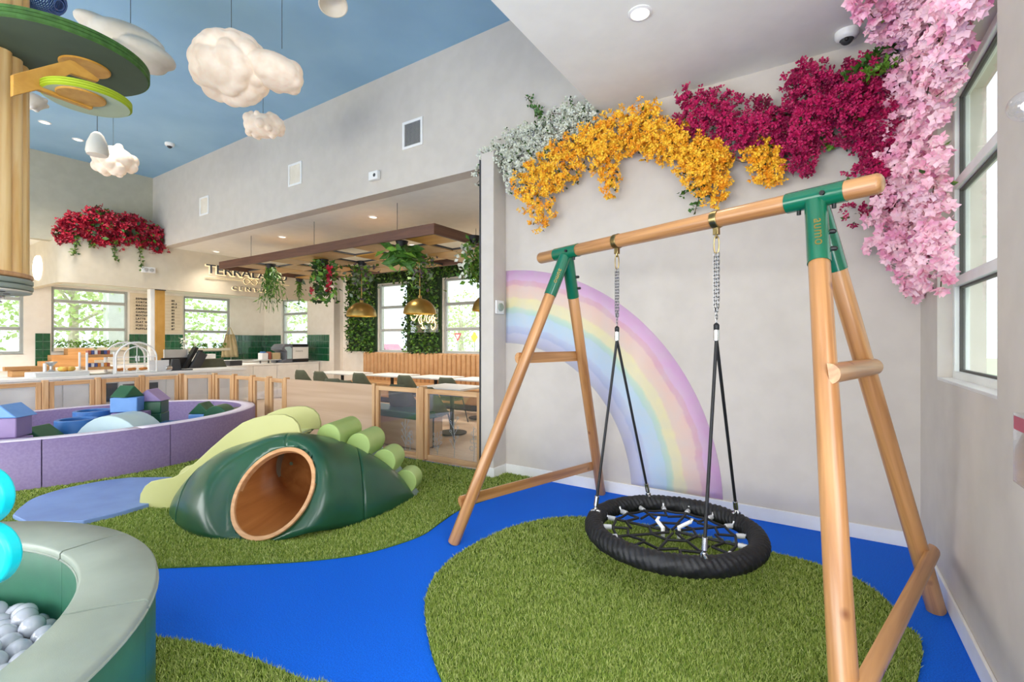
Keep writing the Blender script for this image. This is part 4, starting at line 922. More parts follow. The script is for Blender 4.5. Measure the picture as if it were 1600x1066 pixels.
def vent(px0,px1,py0,py1,label,ns=14,grille='wall_grey'):
    a=aty(WALLY,px0,(py0+py1)/2); b=aty(WALLY,px1,(py0+py1)/2); w=.36; h=.36; c=aty(WALLY,(px0+px1)/2,(py0+py1)/2)
    t=thing('air_vent',label,'vent',tuple(c)); fr=.035
    g=G(); y=WALLY
    for x0,x1,z0,z1 in ((-w/2,-w/2+fr,-h/2,h/2),(w/2-fr,w/2,-h/2,h/2),(-w/2+fr,w/2-fr,-h/2,-h/2+fr),(-w/2+fr,w/2-fr,h/2-fr,h/2)): g.box(c.x+x0,c.x+x1,y-.014,y,c.z+z0,c.z+z1)
    mkobj('vent_frame',g,'trim_white',t,bevel=.003)
    g=G(); g.box(c.x-w/2+fr,c.x+w/2-fr,y-.002,y,c.z-h/2+fr,c.z+h/2-fr); mkobj('backing',g,'dark_grey' if ns else 'cloud_dim',t)
    for k in range(ns):
        x=c.x-w/2+fr+(w-2*fr)*(k+.5)/ns; g=G(); g.obox((x,y-.009,c.z),(Vector((1,.7,0)),Vector((-.7,1,0)),UP),(.0015,.006,h/2-fr)); mkobj('slat',g,'trim_white',t)
vent(628,662,190,228,'square white wall vent nearest the flowers, with dark slots',13); vent(450,473,257,288,'middle square white wall vent on the taupe upper wall',0); vent(311,328,310,334,'farthest square white wall vent on the taupe upper wall',0)
c=aty(WALLY-.03,585,275); t=thing('wall_sensor','white alarm box with round sounder on the taupe upper wall','alarm box',tuple(c)); g=G(); g.obox(c,((1,0,0),(0,1,0),UP),(.09,.03,.06)); mkobj('case',g,'trim_white',t,bevel=.008)
g=G(); g.lathe([(0,.035),(.02,.035),(.025,.03)],c+Vector((.03,0,0)),(0,-1,0),16); mkobj('sounder',g,'dark_grey',t)
c=aty(4.2-.012,779,481) if 0 else Vector((-2.972+.012,4.30,1.5+(532-480)/FPX*5.2)); t=thing('thermostat','round green-faced thermostat on the end of the white wall','thermostat',tuple(c)); g=G(); g.obox(c,((0,1,0),(1,0,0),UP),(.075,.010,.075)); mkobj('plate',g,'trim_white',t,bevel=.006)
g=G(); g.lathe([(0,.03),(.04,.03),(.045,.024),(.045,0)],c,(1,0,0),28); mkobj('dial',g,'vinyl_sage',t)
c=atx(-11.88,232,422); t=thing('emergency_light','small white twin-lamp box on the bulkhead below the red flowers','emergency light',tuple(c)); g=G(); g.obox(c,((0,1,0),(1,0,0),UP),(.12,.03,.06)); mkobj('case',g,'trim_white',t,bevel=.008)
for s in (-.05,.05):
    g=G(); g.lathe([(0,.02),(.035,.02),(.04,0)],c+Vector((.03,s,0)),(1,0,0),16); mkobj('lamp_head',g,'steel',t)
c=atx(-12.0,60,399); g=G(); g.lathe([(0,0),(.25,0),(.25,.03),(.235,.045),(0,.05)],Vector((-13.28,2.80,2.97)),(0,-1,0),40); one('oval_light',g,'lamp_disc','round white light on the return face at the left end of the tan bulkhead','wall light')
# acrylic holder and globe on the right wall
c=Vector((WALLX,2.47,1.12)); t=thing('acrylic_holder','clear acrylic wall box with a red label at the right edge','wall box',(WALLX,2.43,1.1))
g=G(); x1=WALLX-.001; x0=WALLX-.055; y0,y1,z0,z1=1.99,2.285,1.02,1.255
g.box(x0,x0+.004,y0,y1,z0,z1); g.box(x0,x1,y0,y0+.004,z0,z1); g.box(x0,x1,y1-.004,y1,z0,z1); g.box(x0,x1,y0,y1,z0,z0+.004); mkobj('clear_box',g,'clear_plastic',t)
g=G(); g.box(x0-.001,x0,y0+.01,y1-.01,z1-.055,z1-.01); mkobj('label_strip',g,'label_red',t)
g=G(); g.box(x0+.02,x0+.03,y0+.03,y1-.03,z0+.01,z1-.05); mkobj('paper_insert',g,'paper',t)
for i,s in enumerate(('WIPE CLEAN','SOCKS REQUIRED')):pass
t=thing('globe_lamp','clear glass globe wall lamp at the right edge beside the window','wall lamp',(WALLX,2.3,2.55)); cg=att(1.5,1604,165)
g=G(); g.ball(cg,.047,28,18); mkobj('glass_globe',g,'clear_plastic',t); g=G(); g.ball(cg,.014,12,8); mkobj('bulb',g,'lamp_disc',t)
g=G(); g.cyl(cg,Vector((WALLX,cg.y,cg.z)),.012,10); g.lathe([(0,0),(.045,0),(.045,.015),(0,.02)],Vector((WALLX-.0,cg.y,cg.z)),(-1,0,0),20); mkobj('lamp_bracket',g,'steel',t)
# ================================================================== CAFE AND BAR
X_,Y_=Vector((1,0,0)),Vector((0,1,0))
# pergola
px0,px1,py0,py1,pz=-10.1,-4.33,4.74,6.92,2.93
pg=thing('ceiling_frame','dark brown slatted timber frame with tan square panels hanging over the cafe','hanging frame',((px0+px1)/2,(py0+py1)/2,pz))
for b_ in ((px0,px1,py0,py0+.035),(px0,px1,py1-.035,py1),(px0,px0+.035,py0+.035,py1-.035),(px1-.035,px1,py0+.035,py1-.035)):
    g=G(); g.box(*b_,pz,pz+.145); mkobj('fascia',g,'dark_slat',pg)
nx,ny=10,4; sx=(px1-px0-.07)/nx; sy=(py1-py0-.07)/ny
for i in range(1,nx):
    g=G(); x=px0+.035+sx*i; g.box(x-.012,x+.012,py0+.035,py1-.035,pz+.02,pz+.045); mkobj('rail',g,'dark_grey',pg)
for j in range(1,ny):
    g=G(); y=py0+.035+sy*j; g.box(px0+.035,px1-.035,y-.012,y+.012,pz+.021,pz+.044); mkobj('rail',g,'dark_grey',pg)
for i in range(nx):
    for j in range(ny):
        if (i+j)%2 and (i*3+j)%5!=0: continue
        x=px1-.035-sx*(i+.5); y=py0+.035+sy*(j+.5); g=G(); g.box(x-sx/2+.008,x+sx/2-.008,y-sy/2+.008,y+sy/2-.008,pz+.004,pz+.02); mkobj('square_panel',g,'panel_tan' if (i+2*j)%5 else 'honey_ply',pg)
for x in (-9.2,-7.2,-5.2):
    for y in (4.9,6.8):
        g=G(); g.cyl((x,y,pz+.14),(x,y,3.52),.004,6); mkobj('wire',g,'dark_grey',pg)
# pendants
def pendant(x,y,label,zb=1.95,r=.275):
    t=thing('pendant_lamp',label,'pendant lamp',(x,y,zb)); pr=[(r*math.cos(R_(a)),zb+r*.93*math.sin(R_(a))) for a in range(0,90,9)]+[(.02,zb+r*.93)]
    g=G(); g.lathe([(a,z-0) for a,z in pr],(x,y,0),UP,40); mkobj('shade',g,'brass',t,sharp=60)
    g=G(); g.lathe([(a-.006 if a>.03 else a,z-.005) for a,z in pr],(x,y,0),UP,40); mkobj('shade_lining',g,'brass_in',t,sharp=60)
    g=G(); g.cyl((x,y,zb+r*.9),(x,y,pz+.02 if x<-4.4 else 3.52),.009,8); g.lathe([(0,zb+r*.93+.06),(.03,zb+r*.93+.05),(.035,zb+r*.9)],(x,y,0),UP,16); mkobj('stem',g,'brass',t)
    g=G(); g.ball((x,y,zb+.1),.045,12,8); mkobj('bulb',g,'lamp_disc',t)
P_=[aty(5.83,565,494),aty(5.83,656,489),aty(5.83,766,483)]
for p,l in zip(P_,('left brass dome pendant lamp, in front of the green wall','middle brass dome pendant lamp, above the glowing script sign','right brass dome pendant lamp, half hidden by the end of the white wall')): pendant(p.x,5.83,l)
# banquette
bx0,bx1=-10.25,-5.2; bq=thing('banquette','long tan banquette with vertical channels under the cafe windows','banquette',((bx0+bx1)/2,8.3,0))
n=36; w=(bx1-bx0)/n
for i in range(n):
    x=bx0+w*(i+.5); g=G(); poly=[(w/2*.96*math.cos(R_(a)),.05*math.sin(R_(a))) for a in range(0,181,15)]+[(-w/2*.96,-.05),(w/2*.96,-.05)]
    g.prism(poly,(x,8.46,.46),X_,-Y_,UP,.70); g.ball((x,8.46,1.16),w/2*.94,10,6,(1,.75,.35)); mkobj('channel_cushion',g,'banquette',bq,sharp=50)
g=G(); g.box(bx0,bx1,7.9,8.45,.12,.47); mkobj('seat',g,'banquette',bq,bevel=.03,seg=3); g=G(); g.box(bx0+.05,bx1-.05,7.98,8.55,.0,.12); mkobj('plinth',g,'dark_grey',bq)
g=G(); g.box(bx0,bx1,8.5,8.58,.12,1.19); mkobj('back_board',g,'banquette',bq)
# tables
def table(x,y,w,d,label,z=.755):
    t=thing('cafe_table',label,'table',(x,y,0)); g=G(); g.box(x-w/2,x+w/2,y-d/2,y+d/2,z-.03,z); mkobj('table_top',g,'plain_white',t,bevel=.006)
    g=G(); g.cyl((x,y,.03),(x,y,z-.03),.035,14); mkobj('pedestal',g,'black',t); g=G(); g.lathe([(0,.0),(.24,0),(.24,.012),(.05,.03),(0,.03)],(x,y,0),UP,28); mkobj('foot',g,'black',t)
table(-9.35,7.1,1.3,.7,'white cafe table nearest the bar wall'); table(-7.85,7.25,1.0,.7,'white cafe table in the middle of the row by the banquette'); table(-6.62,7.3,.95,.7,'white cafe table between the middle and right ones'); table(-5.5,7.35,.95,.7,'white cafe table at the right end of the banquette')
table(-5.0,5.9,.9,.7,'white cafe table just behind the etched fence panel')
def chair(label=None):
    t=thing('cafe_chair',label,'chair',(0,0,0),group='grey-green cafe chairs')
    rws=[]
    for k,(z,r0,d0) in enumerate([(.46,.20,0),(.52,.225,0),(.60,.235,-.01),(.70,.235,-.02),(.80,.215,-.03),(.84,.19,-.035)]):
        half=R_([110,100,85,70,58,48][k]); rws.append([Vector((r0*math.sin(a),-r0*math.cos(a)+d0,z)) for a in [(-half+2*half*i/16) for i in range(17)]])
    g=G(); g.grid(rws); o=mkobj('backrest',g,'chair_green',t,sharp=60); s_=o.modifiers.new('s','SOLIDIFY'); s_.thickness=.025; s_.offset=-1
    g=G(); g.lathe([(0,.42),(.18,.42),(.215,.44),(.215,.46),(.19,.475),(0,.48)],(0,0,0),UP,28); mkobj('seat',g,'chair_green',t,sharp=50)
    for sx_ in (-1,1):
        for sy_ in (-1,1): g=G(); g.cyl((sx_*.14,sy_*.14,.43),(sx_*.21,sy_*.21,0),.011,8,.009); mkobj('leg',g,'dark_grey',t)
    return t
ch0=chair('grey-green tub chair at the far left of the cafe, by the bar wall'); reg(ch0)
spots=[(-9.75,6.45,0),(-9.0,6.4,0,'grey-green tub chair second from the bar wall at the far table row'),(-7.9,6.55,0,'grey-green tub chair at the middle white table, back towards the fence'),(-6.65,6.6,0,'grey-green tub chair in the far row, third from the wall end'),(-5.6,6.6,0,'grey-green tub chair in the far row nearest the white wall end'),
 (-7.15,5.35,.2,'grey-green tub chair just above the right end of the plywood sheet'),(-6.6,5.25,-.1,'grey-green tub chair seen through the clear panel behind the dark bench'),(-5.35,5.2,.1,'grey-green tub chair behind the etched panel, left one'),(-4.7,5.15,-.1,'grey-green tub chair behind the etched panel, next to the white wall end')]
ch0.location=(-9.75,6.45,0)
for s_ in spots[1:]: copytree(ch0,s_[:2]+(0,),s_[2],s_[3])
# bench behind the clear panel
t=thing('bench','low bench with dark green cushion and plywood side behind the clear fence panel','bench',(-5.2,4.95,0)); g=G(); g.box(-6.0,-4.55,4.72,5.2,.40,.50); mkobj('cushion',g,'foam_green',t,bevel=.02,seg=3); g=G(); g.box(-5.98,-4.57,4.74,5.18,.0,.40); mkobj('base',g,'plywood',t,bevel=.004)
g=G(); g.box(-6.6,-6.05,4.72,5.2,.0,.70); one('bench_end','x' and g,'plywood','plain plywood cabinet behind the clear fence panel beside the bench','cabinet',bevel=.005)
# green tile splashbacks
def tiles(axis,v,a0,a1,z0,z1,sgn,label,tw=.10,tth=.185,skip=()):
    t=thing('tile_splashback',label,'tiled splashback',((v,(a0+a1)/2,z0) if axis=='x' else ((a0+a1)/2,v,z0)))
    g=G(); wallbox(g,axis,min(v,v+sgn*.006),max(v,v+sgn*.006),a0,a1,z0,z1); mkobj('grout_bed',g,'grout',t)
    na=max(1,int(round((a1-a0)/tw))); nz=max(1,int(round((z1-z0)/tth))); wa=(a1-a0)/na; wz=(z1-z0)/nz; me=None
    for i in range(na):
        for j in range(nz):
            a=a0+wa*(i+.5); z=z0+wz*(j+.5); 
            if me is None:
                g=G(); hx=wa/2-.005; hz=wz/2-.005
                if axis=='x': g.obox((0,0,0),(Y_,UP,X_),(hx,hz,.007))
                else: g.obox((0,0,0),(X_,UP,Y_),(hx,hz,.007))
                o=mkobj('tile',g,'tile_green',t); me=o.data; o.matrix_parent_inverse=Matrix.Translation(t.location).inverted()
            else:
                o=bpy.data.objects.new('tile',me); COL.objects.link(o); par(o,t)
            c=v+sgn*(.010+random.uniform(-.0015,.0025)); o.location=(c,a,z) if axis=='x' else (a,c,z); o.rotation_euler=(random.uniform(-.01,.01),random.uniform(-.01,.01),random.uniform(-.03,.03))
tiles('x',-14.8,3.06,3.31,.92,1.66,1,'narrow strip of green wall tiles left of the first bar window')
tiles('x',-14.8,4.79,6.01,.92,1.66,1,'green wall tiles under the menu board')
tiles('x',-14.8,7.29,8.29,.92,1.66,1,'green wall tiles in the bar corner right of the second window')
tiles('x',-14.8,6.03,7.27,.92,1.18,1,'green wall tiles under the second bar window',.10,.13)
tiles('y',8.3,-14.78,-13.87,.92,1.66,-1,'green wall tiles on the end wall left of the small window')
tiles('y',8.3,-12.51,-11.5,.92,1.66,-1,'green wall tiles on the end wall right of the small window')
# menu board
a=atx(-14.78,201,470); b=atx(-14.78,287,470); mb=thing('menu_board','cream menu board with black letters on ledges behind the wooden post','menu board',(-14.79,(a.y+b.y)/2,1.68))
g=G(); g.box(-14.8,-14.775,4.80,5.99,1.68,2.72); mkobj('board',g,'menu_board',mb,bevel=.003)
items=['ESPRESSO','CORTADO','MACCHIATO','AMERICANO','CAPPUCCINO','MOCHA','LATTE','FLAT WHITE','ICED LATTE','BUBBLE TEA']; prices=['$3','$3.5','$3.5','$4','$5','$5','$5','$5','$6','$7']
for i,(s_,pq) in enumerate(zip(items,prices)):
    z=2.565-i*.086; g=G(); g.box(-14.775,-14.765,4.87,5.93,z-.018,z-.012); mkobj('letter_ledge',g,'menu_rail',mb)
    text('lettering',s_,.062,'black',frame((-14.772,4.92,z-.008),Y_,UP),.002,mb,off=.003,space=1.25,label='black letters'); text('lettering',pq,.062,'black',frame((-14.772,5.72,z-.008),Y_,UP),.002,mb,off=.003,space=1.2,label='black letters')
# structural post
a=atx(-12.05,240,520); py_=a.y; t=thing('structural_post','square post with a honey wood face and a white edge before the menu board','post',(-12.05,py_,0))
g=G(); g.box(-12.14,-11.97,py_-.085,py_-.005,0,2.6); mkobj('white_side',g,'plain_white',t,bevel=.004); g=G(); g.box(-12.14,-11.95,py_-.003,py_+.175,0,2.58); mkobj('wood_face',g,'post_ply',t,bevel=.004); g=G(); g.box(-12.15,-11.94,py_-.01,py_+.19,2.58,2.6); mkobj('cap',g,'dark_grey',t)
# counters
t=thing('front_counter','long white service counter behind the wooden fence','counter',(-10.0,3,0)); g=G(); g.box(-10.42,-9.66,.9,5.05,.90,.945); mkobj('worktop',g,'plain_white',t,bevel=.005); 
for k in range(6):
    y=.95+k*.68; g=G(); g.box(-9.72,-9.70,y+.006,y+.674,.10,.895); mkobj('front_panel',g,'plain_white',t,bevel=.003)
g=G(); g.box(-10.40,-9.72,.95,5.03,.0,.90); mkobj('carcass',g,'plain_white',t)
for y,w,z0,h in ((2.62,.36,.5,.3),(3.05,.5,.55,.22)): 
    g=G(); g.box(-9.70,-9.69,y,y+w,z0,z0+h); mkobj('dark_screen',g,'dark_grey',t)
t=thing('side_counter','white bar cabinet carrying the espresso machine','counter',(-12,7,0)); g=G(); g.box(-12.75,-11.9,5.75,8.27,.86,.90); mkobj('worktop',g,'plain_white',t,bevel=.005)
for k in range(4):
    y=5.78+k*.62; g=G(); g.box(-11.93,-11.912,y+.005,y+.615,.08,.85); mkobj('cabinet_door',g,'plain_white',t,bevel=.003)
g=G(); g.box(-12.72,-11.93,5.78,8.26,0,.86); mkobj('carcass',g,'plain_white',t)
t=thing('back_counter','long white worktop under the bar windows','counter',(-14.4,4,0)); g=G(); g.box(-14.79,-14.15,.6,8.28,.86,.90); mkobj('worktop',g,'plain_white',t,bevel=.005); g=G(); g.box(-14.79,-14.2,.6,8.28,0,.86); mkobj('carcass',g,'plain_white',t)
ZC=.945
def on_counter(px,x=-10.0): p=atx(x,px,580); return p.y
def tb(name,label,cat,px,w,d,h,m,x=-10.0,z=ZC,bevel=.006,**k):
    y=on_counter(px,x); g=G(); g.box(x-d/2,x+d/2,y-w/2,y+w/2,z,z+h); return one(name,g,m,label,cat,bevel=bevel,**k)
# glass pastry case
y0=on_counter(174,-9.95); y1=on_counter(237,-9.95); yc=(y0+y1)/2; wv=(y1-y0)/2; t=thing('pastry_case','white-framed arched glass pastry cabinet on the front counter','display case',(-9.95,yc,ZC)); H=.52; r_=wv
for xf,dp in ((-9.75,0),(-10.25,0)):
    arc=[(xf,yc+r_*math.cos(R_(a)),ZC+H-r_*.92+.92*r_*math.sin(R_(a))) for a in range(0,181,12)]; g=G(); g.tube([(xf,yc+r_,ZC+.01)]+arc+[(xf,yc-r_,ZC+.01)],.014,8); mkobj('arch_frame',g,'plain_white',t)
for r2 in (.62,):
    arc=[(-9.745,yc+r_*r2*math.cos(R_(a)),ZC+H*.86-r_*r2+r_*r2*math.sin(R_(a))) for a in range(0,181,12)]; g=G(); g.tube([(-9.745,yc+r_*r2,ZC+.01)]+arc+[(-9.745,yc-r_*r2,ZC+.01)],.010,8); mkobj('door_frame',g,'plain_white',t)
for z in (.14,.27): g=G(); g.cyl((-9.745,yc-r_,ZC+z),(-9.745,yc+r_,ZC+z),.007,8); mkobj('glazing_bar',g,'plain_white',t)
g=G(); g.cyl((-9.745,yc,ZC),(-9.745,yc,ZC+H*.86),.006,8); mkobj('glazing_bar',g,'plain_white',t)
for s_ in (-1,1): g=G(); g.cyl((-9.725,yc+s_*.02,ZC+.20),(-9.725,yc+s_*.02,ZC+.29),.008,8); mkobj('handle',g,'plain_white',t)
g=G(); rws=[[Vector((x,yc+r_*.97*math.cos(R_(a)),ZC+H-r_*.92+.90*r_*math.sin(R_(a)))) for a in range(0,181,12)] for x in (-9.75,-10.25)]; g.grid(rws); mkobj('curved_glass',g,'clear_plastic',t)
g=G(); g.box(-10.24,-9.76,yc-r_*.97,yc+r_*.97,ZC+.005,ZC+.03); mkobj('base_tray',g,'plain_white',t); g=G(); g.box(-10.22,-9.78,yc-r_*.93,yc+r_*.93,ZC+.2,ZC+.208); mkobj('glass_shelf',g,'clear_plastic',t)
for i in range(6): g=G(); g.ball((-9.9-.1*(i%2),yc-.2+.08*i,ZC+.06),.035,10,7,(1,1.2,.7)); one('pastry',g,'snack_orange','%s golden pastry from the left inside the arched glass cabinet'%('leftmost','second','third','fourth','fifth','sixth','seventh')[i],'pastry',group='pastries in the glass cabinet')
# snack rack
y0=on_counter(130,-9.95); y1=on_counter(172,-9.95); t=thing('snack_rack','white two-tier rack with pale wood shelves beside the glass cabinet','rack',(-9.95,(y0+y1)/2,ZC))
for y in (y0,y1):
    for x in (-9.78,-10.12): g=G(); g.box(x-.015,x+.015,y-.012,y+.012,ZC,ZC+.36); mkobj('upright',g,'plain_white',t,bevel=.003)
for z in (.08,.28):
    g=G(); g.box(-10.13,-9.77,y0+.013,y1-.013,ZC+z,ZC+z+.045); mkobj('shelf',g,'crate_wood',t,bevel=.003)
rs=random.Random(4)
for k in range(7): 
    m=['snack_red','snack_blue','paper','snack_red','dark_grey','snack_blue','snack_red'][k]; y=y0+.03+(y1-y0-.06)*(k+.5)/7; g=G(); g.obox((-9.9,y,ZC+.36),(X_,Y_,UP),(.06,.018,.032)); one('snack_pack',g,m,'%s snack pack from the left on the top tier of the white rack'%('leftmost','second','third','fourth','fifth','sixth','seventh')[k],'snack pack',group='snack packs on the top tier')
for k in range(7):
    m=['snack_blue','paper','snack_blue','snack_orange','paper','snack_orange','snack_red'][k]; y=y0+.03+(y1-y0-.06)*(k+.5)/7; g=G(); g.obox((-9.9,y,ZC+.155),(X_,Y_,UP),(.06,.018,.03)); one('snack_pack',g,m,'%s snack pack from the left on the lower tier of the white rack'%('leftmost','second','third','fourth','fifth','sixth','seventh')[k],'snack pack',group='snack packs on the lower tier')
tb('serving_tray','white tray of fruit on the front counter near the left','tray',93,.62,.4,.07,'stone_bowl',-9.9)
for k in range(5):
    y=on_counter(96+4*k,-9.9); g=G(); g.ball((-9.9+.03*(k%2),y,ZC+.07+.038),.038,12,8,(1,1.3,1)); one('fruit',g,'fruit','%s yellow-orange fruit from the left on the white tray'%('leftmost','second','third','fourth','fifth','sixth','seventh')[k],'fruit',group='fruit on the tray')
tb('white_box','small white box left of the fruit tray','box',52,.15,.2,.075,'paper',-9.9)
y=on_counter(70,-10.0); g=G(); g.cyl((-10.0,y,ZC+.07),(-10.0,y,ZC+.20),.022,16); one('pillar_candle',g,'paper','short white cylinder standing at the left end of the tray','container')
y=on_counter(80,-10.05); g=G(); g.lathe([(0,0),(.05,0),(.02,.03),(.02,.08),(.07,.14),(.075,.15),(.065,.15),(0,.10)],(-10.05,y,ZC+.07),UP,20); one('glass_bowl',g,'steel','small stemmed bowl behind the fruit tray','bowl')
# wooden crates at the back
def crate(px,x,w,d,h,z,label):
    y=atx(x,px,580).y; t=thing('wooden_crate',label,'crate',(x,y,z)); 
    for bx in ((x-d/2,x-d/2+.02,y-w/2,y+w/2),(x+d/2-.02,x+d/2,y-w/2,y+w/2),(x-d/2+.02,x+d/2-.02,y-w/2,y-w/2+.02),(x-d/2+.02,x+d/2-.02,y+w/2-.02,y+w/2)):
        g=G(); g.box(*bx,z,z+h); mkobj('side_board',g,'crate_wood',t,bevel=.002)
    g=G(); g.box(x-d/2+.02,x+d/2-.02,y-w/2+.02,y+w/2-.02,z,z+.012); mkobj('bottom_board',g,'crate_wood',t)
crate(40,-10.25,.34,.26,.09,ZC,'wooden crate at the far left end of the front counter, lower one'); crate(36,-10.32,.42,.12,.06,ZC+.092,'shallow wooden crate on top at the far left of the counter'); crate(66,-10.30,.28,.12,.15,ZC,'wooden crate behind the small white box')
crate(104,-14.35,.9,.3,.14,.90,'wide wooden crate low on the bar worktop below the plants'); crate(101,-14.35,.5,.3,.13,1.04,'wooden crate second from the bottom below the window plants'); crate(122,-14.35,.42,.3,.14,1.17,'wooden crate on top of the stack, left one'); crate(140,-14.35,.5,.28,.13,1.04,'wooden crate behind the snack rack'); crate(122,-14.35,.75,.3,.0999,.9405,'flat wooden crate in the stack') if 0 else None
# planters on the window sills
def leafspray(g,c,n,spread,size,rnd,down=.0,up=.6):
    for i in range(n):
        th=rnd.uniform(0,2*PI); d=Vector((math.cos(th)*spread[0],math.sin(th)*spread[1],0)); p=Vector(c)+Vector((d.x*rnd.random(),d.y*rnd.random(),rnd.uniform(-down,up)*spread[2])); leaf(g,p,size*rnd.uniform(.7,1.3),rnd)
def leaf(g,p,s,rnd,dr=None,fold=.25,asp=.32):
    if dr is None: dr=Vector((rnd.gauss(0,1),rnd.gauss(0,1),rnd.gauss(.25,.8))).normalized()
    w=dr.cross(Vector((rnd.gauss(0,1),rnd.gauss(0,1),rnd.gauss(0,1)))).normalized(); nn=dr.cross(w)
    g.add([p,p+dr*s*.5+w*s*asp+nn*s*fold*.4,p+dr*s,p+dr*s*.5-w*s*asp+nn*s*fold*.4,p+dr*s*.5],[(0,1,4),(1,2,4),(4,2,3),(0,4,3)])
rnd=random.Random(5)
y0=3.36;y1=4.74; t=thing('window_planter','white trough of bright green plants along the first bar window','planter',(-14.7,4,1.25)); g=G(); g.box(-14.78,-14.66,y0,y1,1.245,1.33); mkobj('trough',g,'menu_board',t)
g=G(); 
for i in range(420): leaf(g,Vector((-14.72+rnd.uniform(-.07,.09),rnd.uniform(y0,y1),1.33+rnd.uniform(0,.15))),.06,rnd)
mkobj('foliage',g,'leaf_bright',t,recalc=False,kind='stuff')
t=thing('window_planter','white trough of bright green plants along the second bar window','planter',(-14.7,6.7,1.2)); g=G(); g.box(-14.78,-14.66,6.1,7.2,1.205,1.28); mkobj('trough',g,'menu_board',t); g=G()
for i in range(260): leaf(g,Vector((-14.72+rnd.uniform(-.07,.09),rnd.choice((6.3,6.5,6.8,7.0))+rnd.uniform(-.08,.08),1.28+rnd.uniform(0,.12))),.06,rnd)
mkobj('foliage',g,'leaf_bright',t,recalc=False,kind='stuff')
# till area
tb('notice_card','square white card leaning by the wooden post on the counter','card',249,.30,.02,.20,'paper',-9.9)
y=on_counter(274,-9.9); g=G(); g.prism([(-.09,0),(.10,0),(.06,.21),(-.05,.21)],(-9.95,y-.0,ZC),Y_,UP,X_,.07); one('card_terminal',g,'dark_grey','dark grey card terminal stand on the front counter','terminal',bevel=.008)
y=on_counter(264,-9.8); g=G(); g.lathe([(0,0),(.05,0),(.05,.015),(.035,.02),(0,.02)],(-9.8,y,ZC+.055),(1,0,0),24); one('round_dial',g,'chrome','small round silver dial in front of the card terminal','dial')
y=on_counter(292,-9.85); g=G(); g.obox((-9.85,y,ZC+.012),(X_,Y_,UP),(.05,.08,.011)); one('tablet',g,'dark_grey','small dark handheld lying on the counter right of the terminal','handheld',bevel=.003)
tb('monitor','black till monitor on the worktop behind the post','monitor',276,.55,.05,.24,'black',-11.2,.9); tb('till_cabinet','black cabinet carrying the till monitor','cabinet',276,.7,.45,.895,'dark_grey',-11.3,0.0)
y=atx(-11.2,276,550).y; g=G(); g.obox((-11.25,y,1.22),(Y_,UP,X_),(.21,.09,.03)); one('receipt_printer',g,'steel','grey box with patterned front standing on the till monitor','box')
y=atx(-11.2,292,550).y; g=G(); g.obox((-11.15,y+.02,1.10),(Vector((0,.5,1)).normalized(),Vector((0,1,-.5)).normalized(),X_),(.28,.03,.08)); one('folded_screen',g,'black','tilted black screen right of the till monitor','screen')
y=atx(-11.2,300,550).y; g=G(); g.obox((-11.05,y+.05,1.05),(Vector((0,.5,1)).normalized(),Vector((0,1,-.5)).normalized(),X_),(.20,.08,.06)); one('cash_case',g,'dark_grey','dark slanted case beside the tilted screen','case')
g=G(); y=atx(-11.6,294,540).y
for i in range(30): leaf(g,Vector((-11.6+rnd.uniform(-.08,.08),y+rnd.uniform(-.15,.15),1.28+rnd.uniform(0,.35))),.07,rnd,asp=.45)
one('orchid',g,'petal_white','pale orchid flowers standing behind the tilted screen','flowers',kind='stuff',recalc=False)
g=G(); g.cyl((-11.6,y,.9),(-11.6,y,1.3),.008,6); g.lathe([(0,.9),(.06,.9),(.07,1.02),(0,1.02)],(-11.6,y,0),UP,16); one('orchid_pot',g,'plain_white','small white pot of the orchid behind the tilted screen','pot')
tb('orchid_stand','white cabinet with the orchid pot behind the till','cabinet',294,.5,.4,.9,'plain_white',-11.75,0)
y=atx(-11.5,312,560).y; t=thing('work_chair','grey high-backed office chair behind the counter','chair',(-11.3,y,0)); g=G(); g.prism([(-.27,.0),(.30,-.0),(.20,.24),(-.36,.24)],(-11.15,y+.13,.86),Y_,UP,-X_,.06); mkobj('backrest',g,'chair_green',t,bevel=.02,seg=3); g=G(); g.box(-11.6,-11.15,y-.1,y+.35,.5,.58); mkobj('seat',g,'dark_grey',t,bevel=.02)
g=G(); g.cyl((-11.4,y+.13,.06),(-11.4,y+.13,.5),.03,12); mkobj('column',g,'chrome',t)
for k in range(5): g=G(); a=k*2*PI/5; g.beam((-11.4,y+.13,.07),(-11.4+.28*math.cos(a),y+.13+.28*math.sin(a),.04),.04,.03); mkobj('foot_spoke',g,'dark_grey',t)
tb('white_tub','white printed tub on the bar worktop below the second window','tub',322,.36,.25,.19,'paper',-13.6,.95); tb('white_tub','plain white box left of the printed tub','box',304,.2,.25,.22,'plain_white',-13.6,.95); tb('dark_bottle','short black bottle between the white tubs','bottle',313,.09,.09,.30,'black',-13.4,.95)
tb('bar_island','white prep cabinet under the white tubs','cabinet',322,1.6,.7,.95,'plain_white',-13.6,0)
tb('wire_stand','small green-framed stand with a dark cup pattern at the right of the office chair','stand',364,.28,.3,.12,'dark_grey',-11.7,.9); tb('stand_cabinet','low white cabinet below the small stand','cabinet',364,.5,.42,.9,'plain_white',-11.72,0)
